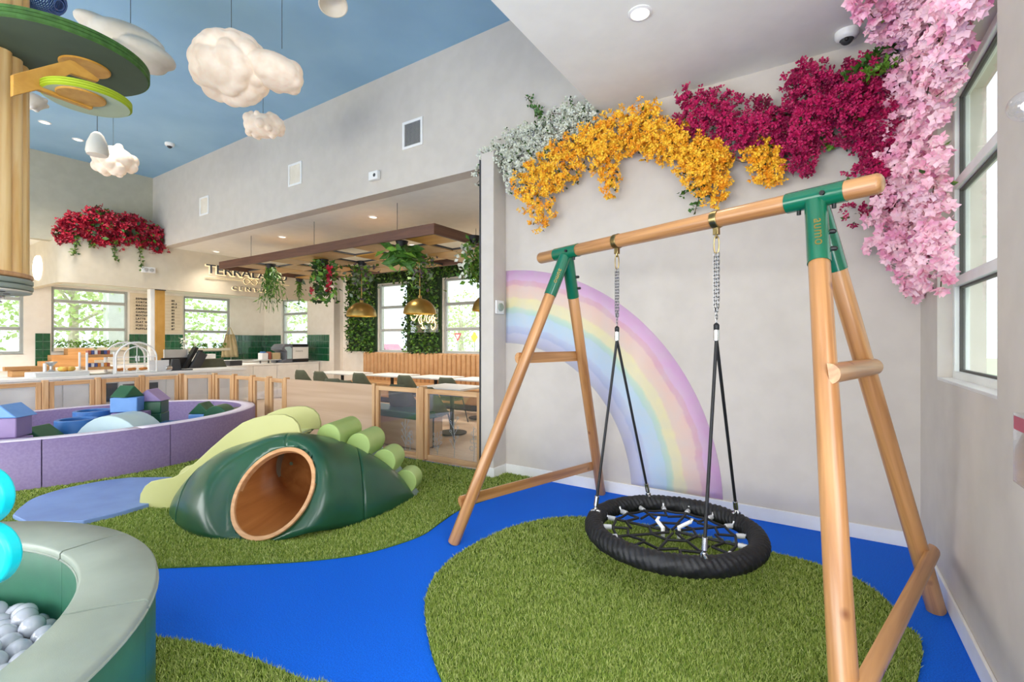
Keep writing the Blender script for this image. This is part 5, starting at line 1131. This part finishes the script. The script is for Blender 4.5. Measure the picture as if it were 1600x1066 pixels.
# apron
y=atx(-14.6,362,560).y; t=thing('apron','beige apron hanging on the green tiles beside the second bar window','apron',(-14.7,y,1.3)); g=G(); pr=[(-.14,0),(-.17,.35),(-.10,.62),(-.03,.72),(.0,.95),(.03,.72),(.12,.6),(.18,.55),(.22,.3),(.25,0)]
rw=[]; 
for k in range(9):
    z=1.0+.68*k/8; hw=.25-.13*(k/8)**2; rw.append([Vector((-14.70+.025*math.sin(i*1.9+k*.4),y-hw+2*hw*i/12,z)) for i in range(13)])
g.grid(rw); o=mkobj('apron_cloth',g,'apron',t,sharp=80); s_=o.modifiers.new('s','SOLIDIFY'); s_.thickness=.008
g=G(); g.tube([(-14.7,y-.1,1.67),(-14.72,y-.02,1.88),(-14.72,y+.02,1.88),(-14.7,y+.1,1.67)],.012,7); mkobj('strap',g,'apron',t); g=G(); g.cyl((-14.79,y,1.88),(-14.7,y,1.89),.008,8); mkobj('hook',g,'steel',t)
# espresso machine
em=thing('espresso_machine','grey and white automatic espresso machine on the side counter','coffee machine',(-12.2,7,.9)); ya=atx(-12.1,436,560).y; yb=atx(-12.1,478,560).y; ym=atx(-12.1,452,560).y
g=G(); g.box(-12.5,-11.97,ym,yb,.905,1.40); mkobj('body',g,'espresso_grey',em,bevel=.02,seg=3)
g=G(); g.box(-11.972,-11.96,ym+.015,yb-.015,1.0,1.315); mkobj('side_panel',g,'plain_white',em,bevel=.006); g=G(); g.box(-11.972,-11.962,ym+.015,yb-.03,1.33,1.385); mkobj('top_strip',g,'black',em); g=G(); g.box(-11.972,-11.962,ym+.015,yb-.01,.92,.985); mkobj('bottom_strip',g,'black',em)
w_=ym-ya; P=[(w_,0),(0,0),(0,.07),(w_*.35,.08),(w_*.42,.28),(0.0,.34),(w_*.0,.40),(w_*.3,.49),(w_,.50)]
g=G(); g.prism(P,(-12.5,ya,.905),Y_,UP,X_,.54); mkobj('front_unit',g,'espresso_grey',em,bevel=.012); g=G(); g.prism([(w_*.5,.1),(w_*.95,.1),(w_*.95,.38),(w_*.75,.43),(w_*.3,.42),(w_*.25,.38),(w_*.5,.3)],(-11.962,ya,.905),Y_,UP,X_,.01); mkobj('cheek_panel',g,'foam_pale',em); 
text('lettering','EVERSYS',.045,'dark_grey',frame((-11.959,ym+.10,1.19),Y_,UP),.001,em,space=1.3,label='dark maker lettering')
for (px,w,h,m,l) in ((411,.16,.17,'paper','white tub with a blue lid left of the espresso machine'),(419,.06,.2,'snack_red','slim red and white carton beside the blue-lidded tub'),(429,.22,.17,'apron','cream box right beside the espresso machine')):
    y=atx(-12.2,px,560).y; g=G(); g.box(-12.3,-12.1,y-w/2,y+w/2,1.0,1.0+h); o=one('carton' if m!='paper' else 'tub',g,m,l,'container',bevel=.006); TUB=o if m=='paper' else TUB
y=atx(-12.2,411,560).y; g=G(); g.cyl((-12.2,y,1.172),(-12.2,y,1.205),.075,20); mkobj('lid',g,'foam_blue_deep',TUB,label='blue lid')
y=atx(-12.2,418,560).y; t=thing('drip_stand','low shelf on short legs under the cartons left of the espresso machine','shelf',(-12.2,y,.9)); g=G(); g.box(-12.35,-12.05,y-.3,y+.3,.975,.999); mkobj('board',g,'stone_bowl',t,bevel=.004)
for a in (-.22,0,.22): g=G(); g.cyl((-12.15,y+a,.903),(-12.15,y+a,.975),.02,10); mkobj('leg',g,'dark_grey',t)
# sign on the bulkhead
sg=thing('bar_sign','dark backlit lettering with a scroll line on the tan bulkhead, partly behind the brown frame','sign',(-11.88,6,2.9))
def bsign(s_,size,pxl,pxr,pyb,sp=1.0,ital=False):
    a=atx(-11.86,pxl,pyb); b=atx(-11.86,pxr,pyb); c=bpy.data.curves.new('t','FONT'); c.body=s_; c.size=size; c.space_character=sp; o=bpy.data.objects.new('t',c); COL.objects.link(o); bpy.context.view_layer.update(); w=o.dimensions.x; bpy.data.objects.remove(o)
    k=(b.y-a.y)/w; M=frame((-11.862,a.y,a.z),Y_,UP)@Matrix.Diagonal((k,1,1,1))
    text('lettering',s_,size,'sign_dark',M,.012,sg,space=sp,label='dark letters'); M2=frame((-11.885,a.y-.008,a.z-.01),Y_,UP)@Matrix.Diagonal((k,1,1,1)); c=bpy.data.curves.new('t','FONT'); c.body=s_; c.size=size; c.space_character=sp; c.offset=.010 if size>.2 else .004; c.extrude=.002
    o=bpy.data.objects.new('t',c); COL.objects.link(o); me=bpy.data.meshes.new_from_object(o.evaluated_get(bpy.context.evaluated_depsgraph_get())); bpy.data.objects.remove(o); me.transform(M2); me.materials.clear(); me.materials.append(MATS['sign_glow']); r=bpy.data.objects.new('letter_halo',me); COL.objects.link(r); par(r,sg)
bsign('TERRALAGO',.30,322,448,426.5,.95); bsign('CENTER',.125,363,421,452.5,1.7)
a=atx(-11.86,321,433.5); 
for pts in ([(321,433.5),(381,438.5)],[(403,441.5),(452,446)]):
    q=[atx(-11.87,*p) for p in pts]; g=G(); g.tube(q,.012,6); mkobj('scroll_line',g,'sign_glow',sg); g=G(); g.tube([p+X_*.012 for p in q],.006,6); mkobj('scroll_line',g,'sign_dark',sg)
c=atx(-11.87,392,440.5); lem=[(c+Y_*(.17*math.cos(a*PI/16)/(1+math.sin(a*PI/16)**2))+UP*(.20*math.sin(a*PI/16)*math.cos(a*PI/16)/(1+math.sin(a*PI/16)**2))) for a in range(32)]
g=G(); g.tube(lem,.014,6,closed=True); mkobj('scroll_knot',g,'sign_glow',sg); g=G(); g.tube([p+X_*.013 for p in lem],.008,6,closed=True); mkobj('scroll_knot',g,'sign_dark',sg)
# ------------------------------------------------------------------ planting: green wall, hanging plants, neon
def stuffmesh(name,g,m,**k): return mkobj(name,g,m,recalc=False,kind='stuff',**k)
GW=thing('green_wall','living wall of artificial leaves around the cafe windows','green wall',(-8,8.5,2))
def greenwall(x0,x1,z0,z1,seed):
    r_=random.Random(seed); g=G(); g.box(x0,x1,8.55,8.598,z0,z1); mkobj('backing',g,'leaf_dark',GW); gs={m:G() for m in ('leaf_green','leaf_bright','leaf_dark','leaf_mixed')}
    n=int((x1-x0)*(z1-z0)*620)
    for i in range(n):
        m=r_.choices(list(gs),(5,1.6,3,2.4))[0]; x=r_.uniform(x0,x1); z=r_.uniform(z0,z1); dd=.05*math.sin(x*9+1)*math.sin(z*7); leaf(gs[m],Vector((x,8.53-abs(dd)-r_.uniform(0,.08),z)),r_.uniform(.05,.12),r_,dr=Vector((r_.gauss(0,.7),-abs(r_.gauss(.5,.5)),r_.gauss(-.1,.8))).normalized())
    for m,g in gs.items(): stuffmesh('foliage',g,m,parent=GW)
greenwall(-10.98,-9.86,1.2,3.3,1); greenwall(-9.84,-8.75,3.0,3.3,2); greenwall(-8.73,-7.59,1.2,3.3,3); greenwall(-7.57,-5.6,3.0,3.3,4)
# script neon
nl=thing('neon_sign','glowing warm white script neon sign on the green wall behind the middle pendant','neon sign',(-8.2,8.4,1.9))
def npx(p,q): return aty(8.40,630+p/17.77,470+q/17.77)
S=[[(205,300),(215,400),(235,500),(275,545),(330,520),(380,440),(430,370)],[(285,340),(300,380),(320,400),(345,360),(365,395),(395,400),(420,350)],[(590,770),(550,740),(515,620),(500,500),(520,380),(540,365),(470,430),(430,530),(470,640),(520,620),(580,540),(625,340)],[(700,330),(650,480),(660,590),(700,610),(750,540)],[(740,430),(715,480),(730,560),(770,520),(800,430),(800,520),(830,560)],[(850,380),(830,440),(870,480),(880,600),(890,700),(850,780),(810,800),(780,740),(790,620),(850,520),(900,470)],[(500,740),(530,770),(560,780)]]
for st in S:
    g=G(); g.tube(smooth([tuple(npx(*p)) for p in st],4,False),.0085,7); mkobj('neon_stroke',g,'neon',nl)
g=G(); q=npx(560,560); g.box(q.x-.45,q.x+.45,8.425,8.43,q.z-.28,q.z+.28); mkobj('clear_backing',g,'clear_plastic',nl)
# hanging plants from the frame
def hplant(px,py,yy,label,kind,w,h,seed,n=160,name='hanging_plant'):
    c=aty(yy,px,py); r_=random.Random(seed); t=thing(name,label,'hanging plant',(c.x,yy,2.9)); c=Vector((c.x,yy,2.90))
    g=G(); g.lathe([(0,-.10),(.06,-.09),(.09,0),(.095,.01),(.07,.01),(0,-.02)],c+UP*.06,UP,18); mkobj('pot',g,'black',t)
    gs={}
    def gg(m): return gs.setdefault(m,G())
    if kind=='fern':
        for k in range(n//8):
            a=r_.uniform(0,2*PI); L=h*r_.uniform(.5,1); o=w*r_.uniform(.2,.9); pts=[c+Vector((math.cos(a)*o*f,math.sin(a)*o*f*.7,.04-L*f*f)) for f in (0,.25,.5,.75,1)]; gg('leaf_green').tube(pts,.003,4)
            for f in range(14): 
                q=f/14; p=c+Vector((math.cos(a)*o*q,math.sin(a)*o*q*.7,.04-L*q*q)); leaf(gg(r_.choice(('leaf_green','leaf_mixed','leaf_green','leaf_bright'))),p,r_.uniform(.07,.13),r_,dr=Vector((r_.gauss(0,.5),r_.gauss(0,.5),-.7)).normalized(),asp=.16)
    elif kind=='big':
        for k in range(n):
            a=r_.uniform(0,2*PI); e=r_.uniform(-.9,.3); leaf(gg(r_.choice(('leaf_green','leaf_green','leaf_bright'))),c+Vector((r_.gauss(0,w*.25),r_.gauss(0,w*.25),-r_.uniform(0,h*.7))),r_.uniform(.16,.28),r_,dr=Vector((math.cos(a),math.sin(a),e)).normalized(),asp=.22)
    elif kind=='succ':
        for k in range(n):
            leaf(gg(r_.choice(('leaf_mixed','leaf_green','leaf_bright','sage_leaf','dusky_leaf'))),c+Vector((r_.gauss(0,w*.38),r_.gauss(0,w*.38),-abs(r_.gauss(0,h*.5)))),r_.uniform(.05,.11),r_)
    if kind=='white':
        for k in range(n): leaf(gg(r_.choice(('leaf_bright','leaf_green','leaf_mixed'))),c+Vector((r_.gauss(0,w*.35),r_.gauss(0,w*.35),-h*r_.random())),r_.uniform(.06,.12),r_)
        for k in range(60):
            q=c+Vector((r_.choice((-.12,-.02,-.1))+r_.gauss(0,.05),-.08+r_.gauss(0,.05),r_.choice((-.12,-.45,-.3))+r_.gauss(0,.05))); leaf(gg('petal_white'),q,.07,r_,asp=.5)
    if kind=='red':
        for k in range(n): leaf(gg(r_.choice(('leaf_green','leaf_green','leaf_bright','leaf_dark'))),c+Vector((r_.gauss(0,w*.4),r_.gauss(0,w*.4),-h*r_.random()**1.2)),r_.uniform(.06,.14),r_)
        for k in range(50): leaf(gg('petal_red'),c+Vector((w*.75+r_.gauss(0,.02),-.05,-h*(.15+.6*k/50))),.06,r_,asp=.5)
        for k in range(14): leaf(gg('petal_red'),c+Vector((r_.gauss(.0,.04),-.25,-h*.7+r_.gauss(0,.04))),.05,r_,asp=.5)
    for m,g in gs.items(): stuffmesh('flowers' if 'petal' in m else 'foliage',g,m,parent=t)
hplant(423,420,5.1,'trailing yellow-green fern hanging at the left end of the brown frame','fern',.42,.95,1,240)
hplant(468,440,6.6,'thin trailing fern hanging in the middle of the brown frame','fern',.12,.75,2,70)
hplant(506,420,5.2,'bushy trailing plant with a red flower spray under the brown frame','red',.30,.75,3,330)
hplant(566,430,5.85,'green and purple succulents hanging above the left pendant lamp','succ',.36,.55,4,260)
hplant(628,395,4.98,'large-leaved dark green plant hanging from the front of the brown frame','big',.34,.38,5,90)
hplant(657,425,5.85,'grey-green succulents hanging above the middle pendant lamp','succ',.36,.5,6,240)
hplant(741,400,5.3,'green plant with white blossoms hanging next to the wall end','white',.26,.6,7,220)
# ------------------------------------------------------------------ outdoors
g=G(); g.box(-60,60,-60,60,-.4,-.14); struct('ground',g,'outdoor_ground')
def tree(x,y,h,r,seed,label,n=900,m='tree_leaf'):
    r_=random.Random(seed); t=thing('tree',label,'tree',(x,y,0)); g=G(); g.tube([(x,y,-.14),(x+.05,y,h*.3),(x-.06,y+.05,h*.6),(x,y,h*.85)],[.16,.13,.09,.04],10); 
    for k in range(7):
        a=r_.uniform(0,6.28); z=h*r_.uniform(.35,.7); g.tube([(x,y,z),(x+math.cos(a)*r*.5,y+math.sin(a)*r*.5,z+.5),(x+math.cos(a)*r*.9,y+math.sin(a)*r*.9,z+.8)],[.05,.03,.012],6)
    mkobj('trunk',g,'bark',t); g=G()
    for k in range(n):
        th=r_.uniform(0,2*PI); ph=math.acos(r_.uniform(-1,1)); rr=r*r_.random()**.4; p=Vector((x+rr*math.sin(ph)*math.cos(th),y+rr*math.sin(ph)*math.sin(th),h*.72+rr*1.1*math.cos(ph))); leaf(g,p,r_.uniform(.10,.22),r_,asp=.35)
    stuffmesh('crown',g,m,parent=t)
for i,(x,y,h,r,l) in enumerate([(-18.0,4.5,4.2,1.9,'slim pale tree outside the first bar window'),(-20,2.2,4.0,2.0,'leafy tree outside the left bar window'),(-20.5,7.4,3.6,1.9,'bushy tree outside the bar window near the menu board'),(-19,10.2,3.8,2.2,'bushy tree outside the second bar window'),(-19,14,3.6,2.2,'tree outside the small end window of the bar'),(-15.5,19,3.2,1.7,'small street tree outside the left cafe window'),(-9.2,17,2.9,1.5,'young tree outside the right cafe window, behind the road signs'),(3.6,6.5,3.8,1.9,'leafy tree outside the window by the swing'),(5.0,9.5,4.4,2.2,'farther leafy tree outside the window by the swing')]): tree(x,y,h,r,i+20,l,1500 if i<5 else 1000)
for i,(x,y,w,l) in enumerate([(-16.6,5.05,.42,'white porch column outside the first bar window'),(-16.6,1.95,.42,'white porch column outside the left bar window')]):
    g=G(); g.box(x-.2,x+.2,y-w/2,y+w/2,-.14,3.4); one('porch_column',g,'outdoor_white',l,'column',bevel=.01)
g=G(); g.box(1.55,2.0,4.1,4.75,-.14,4.2); one('porch_column',g,'outdoor_white','wide white porch column outside the window by the swing','column',bevel=.01)
g=G(); g.box(-30,10,22,27,-.139,-.13); one('road',g,'outdoor_road','pale road strip outside the cafe windows','road')
def roadsign(px,yy,py,shape,label):
    c=aty(yy,px,py); t=thing('road_sign',label,'road sign',(c.x,yy,0)); g=G(); g.cyl((c.x,yy+.03,-.14),(c.x,yy+.03,c.z+.1),.03,8); mkobj('pole',g,'steel',t)
    if shape=='tri': 
        g=G(); g.prism([(-.20,.17),(.20,.17),(0,-.18)],(c.x,yy,c.z),X_,UP,Y_,.02); mkobj('plate',g,'sign_red',t); g=G(); g.prism([(-.11,.11),(.11,.11),(0,-.08)],(c.x,yy-.006,c.z),X_,UP,Y_,.006); mkobj('plate_centre',g,'plain_white',t)
    else: 
        g=G(); g.prism([(0,.24),(.19,0),(0,-.24),(-.19,0)],(c.x,yy,c.z),X_,UP,Y_,.02); mkobj('plate',g,'sign_yellow',t)
roadsign(715,15.5,527,'tri','red and white triangular yield sign outside the right cafe window'); roadsign(741,16.5,527,'dia','yellow diamond warning sign outside the right cafe window')
def car(px,yy,m,label):
    c=aty(yy,px,545); x=c.x; t=thing('car',label,'car',(x,yy,-.14)); z=-.14
    g=G(); g.prism([(-2.0,.25),(2.0,.25),(2.05,.6),(1.5,.85),(.9,.95),(.45,1.35),(-.9,1.4),(-1.6,1.0),(-2.05,.9)],(x,yy-.8,z),X_,UP,Y_,1.6); mkobj('body',g,m,t,bevel=.06,seg=3)
    g=G(); g.prism([(.72,.97),(.40,1.30),(-.85,1.33),(-1.3,1.0)],(x,yy-.81,z),X_,UP,Y_,1.62); mkobj('windows',g,'dark_grey',t)
    for dx in (-1.3,1.3):
        for dy in (-.82,.66): g=G(); g.cyl((x+dx,yy+dy,z+.3),(x+dx,yy+dy+.16,z+.3),.3,20); mkobj('wheel',g,'black',t)
car(604,24.5,'car_pink','parked pinkish car outside the left cafe window'); car(668,29.5,'plain_white','parked white car outside the left cafe window, right of the pinkish one')
# ================================================================== FLOWER GARLANDS
def petalhead(kind,r_,s):
    """one flower head as raw geometry around the origin, facing -y"""
    g=G()
    def petal(d,l,w,cup,base=.1):
        d=d.normalized(); sd=d.cross(Vector((r_.gauss(0,.3),-1,r_.gauss(0,.3)))).normalized(); nn=sd.cross(d)
        if nn.y>0: nn=-nn
        b=d*l*base; g.add([b,b+d*l*.45+sd*w+nn*cup,b+d*l,b+d*l*.45-sd*w+nn*cup,b+d*l*.5],[(0,1,4),(1,2,4),(4,2,3),(0,4,3)])
    if kind=='bract':
        for c in range(4):
            o=Vector((r_.gauss(0,.45),-abs(r_.gauss(.2,.3)),r_.gauss(0,.45)))*s; k0=len(g.v); a0=r_.uniform(0,6)
            for k in range(3):
                a=a0+k*2.1; petal(Vector((math.cos(a),-.55+r_.gauss(0,.25),math.sin(a))),s*.8,s*.33,s*.14)
            for i in range(k0,len(g.v)): g.v[i]=g.v[i]+o
    elif kind=='blossom':
        for c in range(2):
            o=Vector((r_.gauss(0,.35),-abs(r_.gauss(.1,.25)),r_.gauss(0,.35)))*s; k0=len(g.v); a0=r_.uniform(0,6); tl=Vector((r_.gauss(0,.35),0,r_.gauss(-.1,.35)))
            for k in range(5):
                a=a0+k*2*PI/5; petal(Vector((math.cos(a),-.35+r_.gauss(0,.15),math.sin(a)))+tl*.4,s*.95,s*.40,s*.10)
            for i in range(k0,len(g.v)): g.v[i]=g.v[i]+o
    else:
        for c in range(13):
            th=r_.uniform(0,6.3); ph=r_.uniform(-1,1); d=Vector((math.cos(th)*math.sqrt(1-ph*ph),-abs(ph)*.8,math.sin(th)*math.sqrt(1-ph*ph))); petal(d,s*.85,s*.26,s*.1,.25)
    return g
def rmat(r_):
    n=Vector((r_.gauss(0,.4),-1,r_.gauss(-.1,.4))).normalized(); return n
def roomhit(px,py,wx=True):
    d=ray(px,py); best=1e9; which=None
    s=(WALLY-CAM.y)/d.y if d.y>0 else 1e9
    if s>0 and s<best: best=s; which='y'
    s=(WALLX-CAM.x)/d.x if d.x>0 else 1e9
    if 0<s<best: best=s; which='x'
    s=(3.75-CAM.z)/d.z if d.z>0 else 1e9
    if 0<s<best and (CAM+d*s).x>-1.82: best=s; which='z'
    return CAM+d*best,d,which
def polysample(poly,n,rng):
    P=np.array(poly,float); lo=P.min(0); hi=P.max(0); out=np.zeros((0,2))
    while len(out)<n:
        q=rng.uniform(lo,hi,(n*3,2)); out=np.concatenate([out,q[inpoly(q,poly)]])
    return out[:n]
def edged(pts,poly):
    P=np.array(poly,float); Q=np.roll(P,-1,0); d=np.full(len(pts),1e9)
    for a,b in zip(P,Q):
        ab=b-a; t=np.clip(((pts-a)@ab)/(ab@ab),0,1); d=np.minimum(d,np.linalg.norm(pts-(a+t[:,None]*ab),axis=1))
    return d
def parea(poly):
    P=np.array(poly,float); x,y=P[:,0],P[:,1]; return abs(np.dot(x,np.roll(y,-1))-np.dot(y,np.roll(x,-1)))/2
def garland(name,label,polys,m,kind,size,seed,dens,depth=.26,clump=13,leafm=('leaf_green','leaf_dark'),leafn=.35,hit=roomhit,off=.04,cat='flower garland'):
    r_=random.Random(seed); rng=np.random.default_rng(seed); hs=[]
    for poly in polys:
        crad=clump; n=max(3,int(parea(poly)/(crad*crad*1.15))); cen=[]; q=polysample(poly,n*8,rng); e=edged(q,poly)
        for (x,y),ed in zip(q,e):
            if ed<crad*.32: continue
            if all((x-c[0])**2+(y-c[1])**2>(crad*.92)**2 for c in cen): cen.append((x,y,ed))
            if len(cen)>=n: break
        for x,y,ed in cen:
            f=min(1,ed/34); h,d,wh=hit(x,y); dn=d.normalized(); cosn=max(.35,abs(dn.y) if wh=='y' else abs(dn.x) if wh=='x' else abs(dn.z))
            rr=crad/FPX*(h-CAM).dot(FW)*r_.uniform(.85,1.2); dd=min((off+rr+depth*f*r_.uniform(.0,1.0)**1.2)/cosn,depth*1.6+rr); c=h-dn*dd
            sp=max(5,int(dens))
            for k in range(sp):
                v=Vector((r_.gauss(0,1),r_.gauss(0,1),r_.gauss(0,1))).normalized(); 
                if v.dot(dn)>.25: v=v-dn*(2*v.dot(dn))
                p=c+v*rr*r_.uniform(.75,1.15)+UP*(-rr*.25)
                if p.y>WALLY-.015 and wh=='y': p.y=WALLY-.015
                if p.x>WALLX-.012 and wh!='z' and hit is roomhit: p.x=WALLX-.012
                if p.z>3.735 and p.x>-1.82 and hit is roomhit: p.z=3.735
                hs.append((p,dd,wh,ed,v))
    hs.sort(key=lambda q:-q[1]); c=hs[0][0].copy(); t=thing(name,label,cat,tuple(sum((q[0] for q in hs),Vector())/len(hs)))
    var=[]
    for k in range(7):
        o=mkobj('flower',petalhead(kind,r_,size),m,t,recalc=False); var.append(o)
    npart=min(290,len(hs)); rest={}; G2=G(); vd=[([v.copy() for v in o.data.vertices and [w.co for w in o.data.vertices]],[tuple(p.vertices) for p in o.data.polygons]) for o in var]
    step=max(1,len(hs)//npart); 
    for i,(p,dd,wh,ed,vv) in enumerate(hs):
        tow=(CAM-p).normalized(); base={'y':Vector((0,-1,0)),'x':Vector((-1,0,0)),'z':Vector((0,0,-1))}[wh]
        n=(base*.3+tow*.5+vv*.9+Vector((r_.gauss(0,.3),r_.gauss(0,.3),r_.gauss(-.05,.3)))).normalized(); q=Vector((0,-1,0)).rotation_difference(n); q=q@Matrix.Rotation(r_.uniform(0,6.28),3,'Y').to_quaternion()
        sc=r_.uniform(.8,1.25); M=Matrix.Translation(p)@q.to_matrix().to_4x4()@Matrix.Diagonal((sc,sc,sc,1)); k=i%7
        if i<npart:
            if i<7: o=var[i]
            else: o=bpy.data.objects.new('flower',var[k].data); COL.objects.link(o); o.parent=t; o.matrix_parent_inverse=Matrix.Translation(t.location).inverted()
            o.location=p; o.rotation_euler=q.to_euler(); o.scale=(sc,)*3
        else: vs,fs=vd[k]; G2.add([M@v for v in vs],fs)
    if G2.v: mkobj('flowers_behind',G2,m,t,recalc=False,kind='stuff')
    gl={mm:G() for mm in leafm}
    for i in range(int(len(hs)*leafn)):
        p,dd,wh,ed,vv=r_.choice(hs); base={'y':Vector((0,1,0)),'x':Vector((1,0,0)),'z':Vector((0,0,1))}[wh]
        front=r_.random()<.18; pp=p+base*(0 if front else dd*.35); pp.x=min(pp.x,WALLX-.02 if hit is roomhit else 99); pp.y=min(pp.y,WALLY-.01 if p.y<WALLY else 99); pp.z=min(pp.z,3.73 if hit is roomhit and pp.x>-1.82 else 99); leaf(gl[r_.choice(leafm)],pp,size*r_.uniform(.9,1.6),r_)
    for mm,g in gl.items():
        if g.v: mkobj('foliage',g,mm,t,recalc=False,kind='stuff')
    st=G()
    for i in range(26):
        a=r_.choice(hs)[0]; b=min((r_.choice(hs)[0] for _ in range(30)),key=lambda q:abs((q-a).length-.22)); st.tube([a,(a+b)/2+Vector((0,.03,-.02)),b],.003,5)
    mkobj('stem',st,'stem_brown',t,kind='stuff')
    return t
YEL=[[(815,258),(838,246),(858,226),(880,216),(900,200),(925,190),(948,178),(985,170),(1000,162),(1030,165),(1048,188),(1075,192),(1092,208),(1110,224),(1140,232),(1128,250),(1128,290),(1116,310),(1100,306),(1088,288),(1070,268),(1050,262),(1035,240),(1000,238),(984,232),(962,243),(955,262),(962,305),(955,313),(946,303),(940,280),(920,262),(912,244),(893,268),(889,286),(866,292),(852,318),(862,336),(850,355),(834,350),(830,326),(812,308),(811,284)],[(1160,240),(1172,222),(1195,212),(1216,222),(1222,252),(1212,276),(1202,288),(1184,268),(1166,254)],[(1094,222),(1120,222),(1140,238),(1136,262),(1126,300),(1106,300),(1090,262)]]
MAG=[[(1058,152),(1078,138),(1105,144),(1150,150),(1185,152),(1218,160),(1226,128),(1245,96),(1276,100),(1300,112),(1340,92),(1378,84),(1396,120),(1400,200),(1397,245),(1425,300),(1395,302),(1352,282),(1330,274),(1346,240),(1330,218),(1306,213),(1298,190),(1284,226),(1268,242),(1266,268),(1242,268),(1226,240),(1214,214),(1190,226),(1150,234),(1136,214),(1120,228),(1098,208),(1074,196),(1058,172)],[(1312,328),(1330,318),(1345,322),(1338,340),(1322,344)],[(1372,304),(1395,300),(1392,318),(1376,322)]]
PNK=[[(1345,0),(1350,-16),(1525,-16),(1515,45),(1500,75),(1492,110),(1472,150),(1468,280),(1482,302),(1470,322),(1468,436),(1440,448),(1424,464),(1402,458),(1410,430),(1405,408),(1386,400),(1369,378),(1386,352),(1365,322),(1382,300),(1386,270),(1390,232),(1376,200),(1374,170),(1386,150),(1391,120),(1380,90),(1394,60),(1372,48),(1352,16)]]
WHT=[[(752,240),(765,226),(792,206),(820,192),(845,188),(862,170),(884,156),(905,152),(930,170),(936,186),(925,206),(898,216),(872,226),(850,244),(832,268),(824,298),(806,304),(792,288),(778,262),(766,246)],[(748,236),(770,228),(778,240),(762,252),(750,290),(742,286),(744,262)]]
garland('flower_garland','long garland of golden yellow bougainvillea along the top of the white wall',YEL,'petal_yellow','bract',.031,1,12,.20,leafm=('leaf_mixed','stem_leaf','leaf_dark'),leafn=.9,clump=13)
garland('flower_garland','deep magenta bougainvillea garland under the white ceiling above the swing',MAG,'petal_magenta','bract',.030,2,10,.22,leafm=('leaf_dark','leaf_green','leaf_dark'),leafn=.9,clump=13)
garland('flower_garland','tall cascade of pale pink blossoms in the corner beside the window',PNK,'petal_pink','blossom',.036,3,11,.26,leafm=('leaf_mixed','dusky_pink'),leafn=.35,clump=17)
garland('flower_garland','fluffy white blossoms at the left end of the garland over the wall end',WHT,'petal_white','puff',.028,4,9,.16,leafm=('leaf_dark','leaf_green'),leafn=1.5,clump=10)
garland('flower_garland','hot magenta bougainvillea sprig hanging between the dark magenta and the pale pink flowers',[[(1392,205),(1402,190),(1412,205),(1406,240),(1420,290),(1440,300),(1425,312),(1400,300),(1384,262),(1378,230)]],'petal_magenta_hot','bract',.030,6,8,.30,clump=12)
def spray(poly,label,n,m,size,seed,hit=roomhit,dep=.1):
    r_=random.Random(seed); g=G(); st=G(); pts=[hit(*p)[0]-hit(*p)[1].normalized()*dep for p in poly]; P=smooth([tuple(p) for p in pts],8,False)
    st.tube(P,.003,5); t=thing('vine_spray',label,'vine',tuple(P[0])); mkobj('stem',st,'stem_brown',t)
    for k in range(n): p=r_.choice(P); leaf(g,p+Vector((r_.gauss(0,.018),r_.gauss(0,.015),r_.gauss(0,.018))),size*r_.uniform(.7,1.3),r_,asp=.33)
    mkobj('foliage',g,m,t,recalc=False,kind='stuff')
spray([(845,205),(838,180),(825,152)],'upright green vine tip rising from the white blossoms, left one',60,'leaf_green',.045,1); spray([(850,210),(845,188),(841,166)],'upright green vine tip rising from the white blossoms, right one',50,'leaf_green',.04,2)
spray([(1095,290),(1078,298),(1062,305)],'small green vine tip curling left below the yellow flowers',26,'leaf_green',.04,3); spray([(1100,285),(1092,310),(1085,334)],'green vine tip hanging lowest below the yellow flowers',50,'leaf_green',.042,4); spray([(1112,285),(1108,300),(1112,315)],'short green vine tip right of the lowest one under the yellow flowers',30,'leaf_green',.04,5)
spray([(1262,188),(1275,205),(1298,232)],'bright green vine tip pointing right out of the magenta flowers',60,'leaf_bright',.04,6); spray([(1395,75),(1362,92),(1325,125)],'green leafy vine over the dark magenta flowers below the dome camera',120,'leaf_green',.055,7,dep=.3); spray([(1398,95),(1375,110),(1350,118)],'second green leafy vine over the dark magenta flowers beside the pink cascade',80,'leaf_bright',.05,8,dep=.3)
spray([(862,245),(835,238),(820,226)],'green leaves between the white and the yellow flowers',90,'leaf_mixed',.045,9,dep=.2)
# red flowers in the ledge planter above the bar
def ledgehit(px,py): d=ray(px,py); s=(-12.1-CAM.x)/d.x; return CAM+d*s,d,'x'
def ledgehit2(px,py): h,d,w=ledgehit(px,py); return h,d,'x'
RED=[[(92,362),(96,345),(112,338),(130,340),(140,333),(155,328),(168,330),(176,340),(200,336),(222,348),(238,352),(250,362),(258,374),(245,388),(235,392),(225,380),(205,382),(192,388),(180,378),(165,378),(150,380),(138,372),(120,368),(105,374)]]
garland('ledge_flowers','heap of crimson flowers on the ledge above the tan bulkhead',RED,'petal_red','bract',.075,8,8,.35,leafm=('leaf_green','leaf_dark'),leafn=.8,clump=7,hit=ledgehit,off=.0,cat='flowers')
for i,(pl,l) in enumerate([([(121,368),(118,383),(115,398)],'leftmost green vine hanging from the red ledge flowers'),([(144,374),(143,385)],'short green vine tip under the red ledge flowers'),([(178,378),(179,392),(181,408)],'middle green vine hanging from the red ledge flowers'),([(219,385),(219,402),(222,420)],'rightmost green vine hanging from the red ledge flowers')]):
    spray(pl,l,46,'leaf_mixed',.065,40+i,hit=lambda x,y:(atx(-11.85,x,y),ray(x,y),'x'),dep=0)
